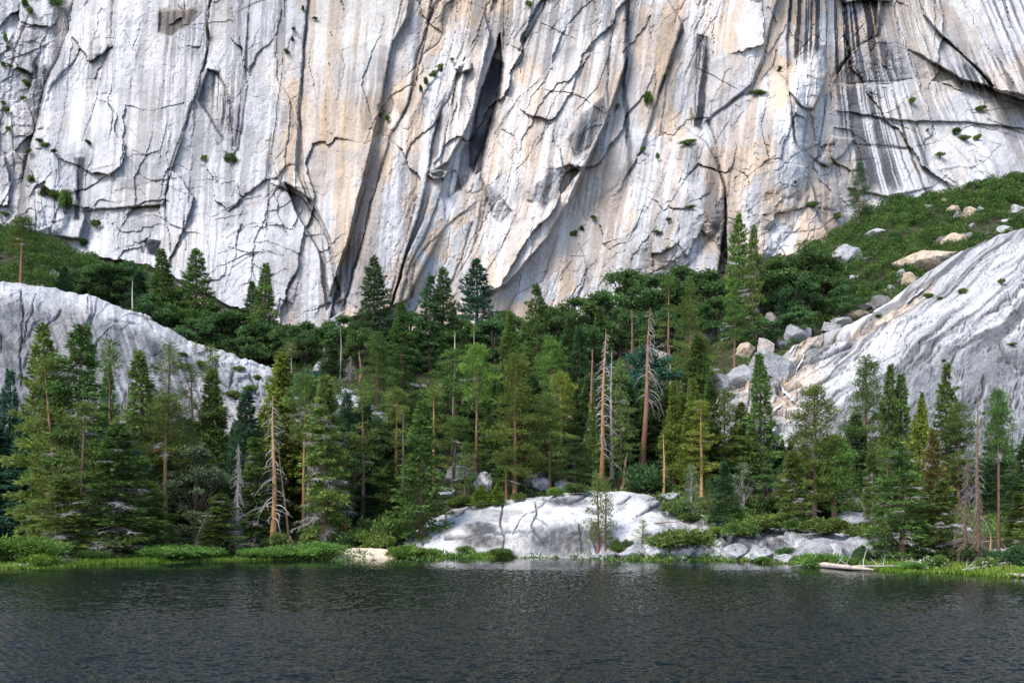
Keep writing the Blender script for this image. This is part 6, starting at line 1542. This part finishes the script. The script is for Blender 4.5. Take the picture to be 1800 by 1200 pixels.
def scatter_region(poly, n, r, hit=ground_hit, bare=.0):
    xs = [p[0] for p in poly]; ys = [p[1] for p in poly]; out = []
    while len(out) < n:
        a = r.uniform(min(xs), max(xs), n * 2); b = r.uniform(min(ys), max(ys), n * 2)
        ok = inside(a, b, poly)
        for px, py in zip(a[ok], b[ok]):
            if bare and vn(np.array(px / 26), np.array(py / 12), 777) < bare: continue
            out.append((px, py))
            if len(out) >= n: break
    return out

gr = np.random.default_rng(31)
mb = MB()
def slope_points(px0, px1, Y0, Y1, n, lim=None):
    pts = []
    while len(pts) < n:
        px = gr.uniform(px0, px1); Y = gr.uniform(Y0, Y1); x = (px - CX) / F * Y; z = ground_z(x, Y)
        py = HY - (z - CAMH) / Y * F
        if lim is not None and not inside(np.array([px]), np.array([py]), lim)[0]: continue
        if vn(np.array(x / 9), np.array(Y / 14), 779) < .08: continue
        pts.append((x, Y, z))
    return pts
mounds(mb, slope_points(1400, 2150, 266, 400, 1350), gr, (1.6, 4.0), 40, .6, .15, .95)
mounds(mb, slope_points(-350, 260, 245, 392, 700), gr, (1.6, 4.0), 42, .6, .15, .95)
mounds(mb, slope_points(440, 720, 250, 360, 200), gr, (1.5, 3.6), 42, .6, .15, .9)
tag(mb.build("chaparral", brush_mat("chaparral_leaves", (.032, .066, .020), (.085, .135, .034), .22)), "low green chaparral covering the slopes under the wall", "brush", kind="stuff")
mb = MB()
pts = slope_points(-300, 2100, 128, 262, 1500) + slope_points(540, 1420, 160, 350, 1500) + slope_points(1150, 2000, 128, 175, 350)
mounds(mb, pts, gr, (.6, 2.0), 70, .5, .10, .7)
tag(mb.build("undergrowth", brush_mat("undergrowth_leaves", (.06, .12, .035), (.12, .17, .045), .3)), "green undergrowth on the forest floor", "undergrowth", kind="stuff")

# shore grass
mb = MB(); n = 52000
shore_px = gr.uniform(-380, 2150, n)
dens = np.interp(shore_px, [-400, 584, 594, 690, 702, 880, 920, 1040, 1060, 1400, 1420, 1540, 1560, 2200], [1, 1, .02, .02, 1, 1, .25, .25, .3, .3, .7, .7, 1, 1])
shore_px = shore_px[gr.random(n) < dens]
gp = []
for px in shore_px:
    i = int((px + 500) / 8); col = GZ[np.clip(i, 0, len(gpx) - 1)]
    ks = np.nonzero(col > -.02)[0][0]; Ys_ = gYs[ks] + abs(gr.normal()) * 3.2 - .6
    x = (px - CX) / F * Ys_
    gp.append((x, Ys_, max(ground_z(x, Ys_), -.05) - .05))
gp = np.array(gp); n = len(gp)
hgt = gr.uniform(.18, .62, n) * (.35 + 1.2 * vn(gp[:, 0] / 3.5, gp[:, 1] / 3.5, 881))
mb.leaves(gp, np.stack([gr.normal(size=n) * .28, gr.normal(size=n) * .28, np.ones(n)], -1), hgt, .055, gr)
tag(mb.build("shore_grass", brush_mat("grass_blades", (.10, .19, .022), (.19, .25, .05), .25, .35)), "bright green grass fringing the lake", "grass", kind="stuff")

# beach of pale sand
px_ = np.arange(584, 700, 2.0); rows = np.linspace(-1.2, 4.8, 16); BV = np.zeros((16, len(px_), 3))
for c_, px in enumerate(px_):
    col = GZ[int((px + 500) / 8)]; Y0 = gYs[np.nonzero(col > 0)[0][0]]
    for r_, dv in enumerate(rows):
        k = math.sin(math.pi * (c_ + .5) / len(px_)) ** .4; Y = Y0 + (dv if dv < 0 else dv * k); x = (px - CX) / F * Y
        BV[r_, c_] = (x, Y, max(ground_z(x, Y), -.3) + .07 * k + .75 * max(0, dv) / 4.8 + .02 * math.sin(px * .4 + dv))
t = NT("beach_sand"); nz = t.noise(t.n("NewGeometry").outputs['Position'], 2.2, 5, .6)
t.principled(t.mix(t.ramp(nz, [(.3, 0.), (.7, 1.)]), (.36, .29, .21), (.52, .44, .34)), .95, .1, t.bump(nz, .3, .1))
me = grid_mesh("sand_beach", BV, True); me.materials.append(t.m)
tag(link(bpy.data.objects.new("sand_beach", me)), "small pale sand beach left of the white rock", "beach", kind="structure")

# ------------------------------------------------------------------ driftwood
def log(label, a, b, r0, col='pale', branches=6, seed=0, lift=.1, roots=False, group='driftwood on the shore', zs=None):
    """a, b: photo pixels of the two ends, lying on ground or water"""
    r = np.random.default_rng(seed)
    ends = []
    for q, (px, py) in enumerate((a, b)):
        if zs is not None: Y = zs; p = P(px, py, Y)
        else:
            p = ground_hit(px, py)
            Yw = CAMH * F / max(1., py - HY)
            if p[2] < .02 or Yw < p[1]: p = ((px - CX) / F * Yw, Yw, .05)
        ends.append(np.array(p) + np.array([0, 0, lift + r0 * .4]))
    root = bpy.data.objects.new("driftwood_log", None); link(root); root.location = ends[0]
    A = np.zeros(3); B = ends[1] - ends[0]; s = np.linspace(0, 1, 9)[:, None]
    wob = np.cumsum(r.normal(size=(9, 3)) * .05, 0) * np.linalg.norm(B) * .06
    wob[:, 2] *= .3
    tk = MB(); pts = A + B * s + wob * np.sin(s * math.pi)
    rad = r0 * (1 - .65 * s[:, 0]); rad[0] *= .6; rad[-1] *= .4
    tk.tube(pts, rad, 10)
    o = tk.build("trunk", M_BARK, root); o.color = (*BARK[col], 1)
    br = MB(); ln = np.linalg.norm(B)
    for k in range(branches):
        i = int(r.integers(1, 8)); d = unit(B / ln * r.normal() * .5 + np.array([r.normal() * .6, r.normal() * .6 - .2, abs(r.normal()) * .8])); L_ = ln * r.uniform(.08, .26)
        q = np.linspace(0, 1, 4)[:, None]
        br.tube(pts[i] + d * L_ * q + r.normal(size=3) * L_ * .2 * q ** 2, np.linspace(.06, .012, 4), 5)
    if roots:
        for k in range(9):
            d = unit(np.array([-.5, r.normal() * .5, r.normal() * .6])); q = np.linspace(0, 1, 4)[:, None]
            br.tube(pts[0] + d * r.uniform(.4, 1.1) * q + r.normal(size=3) * .15 * q ** 2, np.linspace(.10, .02, 4), 5)
    if br.v:
        o = br.build("branches", M_TWIG, root); o.color = (*TWIGC['pale'], 1)
    return tag(root, label, "log", group)
log('thick white fallen log lying in the water at the right shore', (1413, 994), (1536, 1006), .42, 'pale', 5, 1, roots=True)
log('thin pale branch beside the thick white log', (1500, 1000), (1586, 1000), .14, 'pale', 8, 2, lift=.25)
log('bleached driftwood tangle at the right border', (1690, 1008), (1772, 996), .24, 'grey', 14, 3, lift=.2)
log('second bleached trunk behind the driftwood tangle', (1745, 1000), (1830, 988), .2, 'grey', 10, 4, lift=.3)
log('grey driftwood at the water under the right border grass', (1770, 1012), (1835, 1018), .2, 'pale', 6, 5)
log('low driftwood sticks under the dense juniper', (1545, 996), (1625, 990), .16, 'grey', 12, 6, lift=.2)
log('fallen grey trunk propped between the right shore trees', (1738, 993), (1682, 955), .2, 'brown', 4, 7, lift=.2)
log('pale fallen log below the long bare trunk', (1720, 985), (1800, 980), .2, 'grey', 6, 8, lift=.2)
log('small white arched log at the far left shore', (22, 998), (66, 994), .2, 'pale', 4, 9)
log('grey driftwood pile under the left shore pine', (232, 978), (285, 972), .2, 'grey', 12, 10, lift=.2)
log('fallen pale trunk in the shade of the left wood', (262, 955), (340, 950), .18, 'grey', 5, 11, lift=.3)
log('dark fallen trunk behind the shore willows', (430, 965), (500, 958), .22, 'brown', 4, 12, lift=.2)
log('grey broken log behind the sand', (615, 952), (672, 944), .18, 'grey', 5, 13, lift=.2)
log('dead sticks lying on the white rock above the manzanita', (1150, 926), (1205, 922), .10, 'brown', 9, 14, lift=.5, group='driftwood on the shore', zs=143)
log('dark fallen log at the left end of the white rock', (770, 896), (805, 890), .25, 'dark', 3, 15, lift=.2)
plant('stub', 311, 928, 960, 22, 'mid', 'broken grey stump beside the orange-trunked left pine', 'grey', group=G4, variant=0)

# ------------------------------------------------------------------ the cascade running down beside the slab
def fall(label, path, width, seed, zs=None):
    r = np.random.default_rng(seed); V_ = []
    P_ = np.array(path, float); seg = np.concatenate([[0], np.cumsum(np.linalg.norm(np.diff(P_, axis=0), axis=1))])
    t_ = np.linspace(0, seg[-1], max(6, int(seg[-1] / 1.2)))
    xs = np.interp(t_, seg, P_[:, 0]); ys = np.interp(t_, seg, P_[:, 1])
    tx = np.gradient(xs); ty = np.gradient(ys); nn = np.hypot(tx, ty) + 1e-6
    for k in range(len(t_)):
        row = []
        wv_ = width * (.5 + .9 * vn(np.array(t_[k] / 5), np.array(seed * 1.7), 5))
        for u in np.linspace(-1, 1, 7):
            px = xs[k] - ty[k] / nn[k] * u * wv_; py = ys[k] + tx[k] / nn[k] * u * wv_
            q = slab_hit('granite_slab', px, py, .8 + .5 * (1 - u * u) + .15 * r.normal())
            row.append(q)
        V_.append(row)
    me = grid_mesh("cascade", np.array(V_), True)
    me.materials.append(M_FOAM)
    return tag(link(bpy.data.objects.new("cascade", me)), label, "waterfall", kind="structure")
t = NT("white_water"); nz = t.noise(t.mapping(t.n("NewGeometry").outputs['Position'], (3, 3, .6)), 1.2, 4, .6)
t.principled(t.mix(t.ramp(nz, [(.35, 0.), (.6, 1.)]), (.30, .33, .36), (.78, .80, .82)), .35, .5, t.bump(nz, .5, .2)); M_FOAM = t.m
fall('thin white water at the start of the cascade', [(1397, 606), (1391, 614), (1388, 620)], 1.6, 1)
fall('thin curving white thread on the brown rock', [(1410, 612), (1414, 622), (1410, 634), (1402, 646), (1398, 656)], 1.3, 2)
fall('broad white plunge of the waterfall', [(1394, 640), (1392, 650), (1389, 660)], 4.5, 3)
fall('white lower fall over the orange rock', [(1376, 680), (1378, 688), (1386, 694), (1392, 704)], 2.6, 4)
fall('last white run of the stream on the slab', [(1374, 711), (1364, 718), (1355, 726)], 1.8, 5)
fall('high white thread of the stream between the boulders', [(1622, 508), (1614, 516), (1604, 522), (1594, 532)], 1.3, 6)
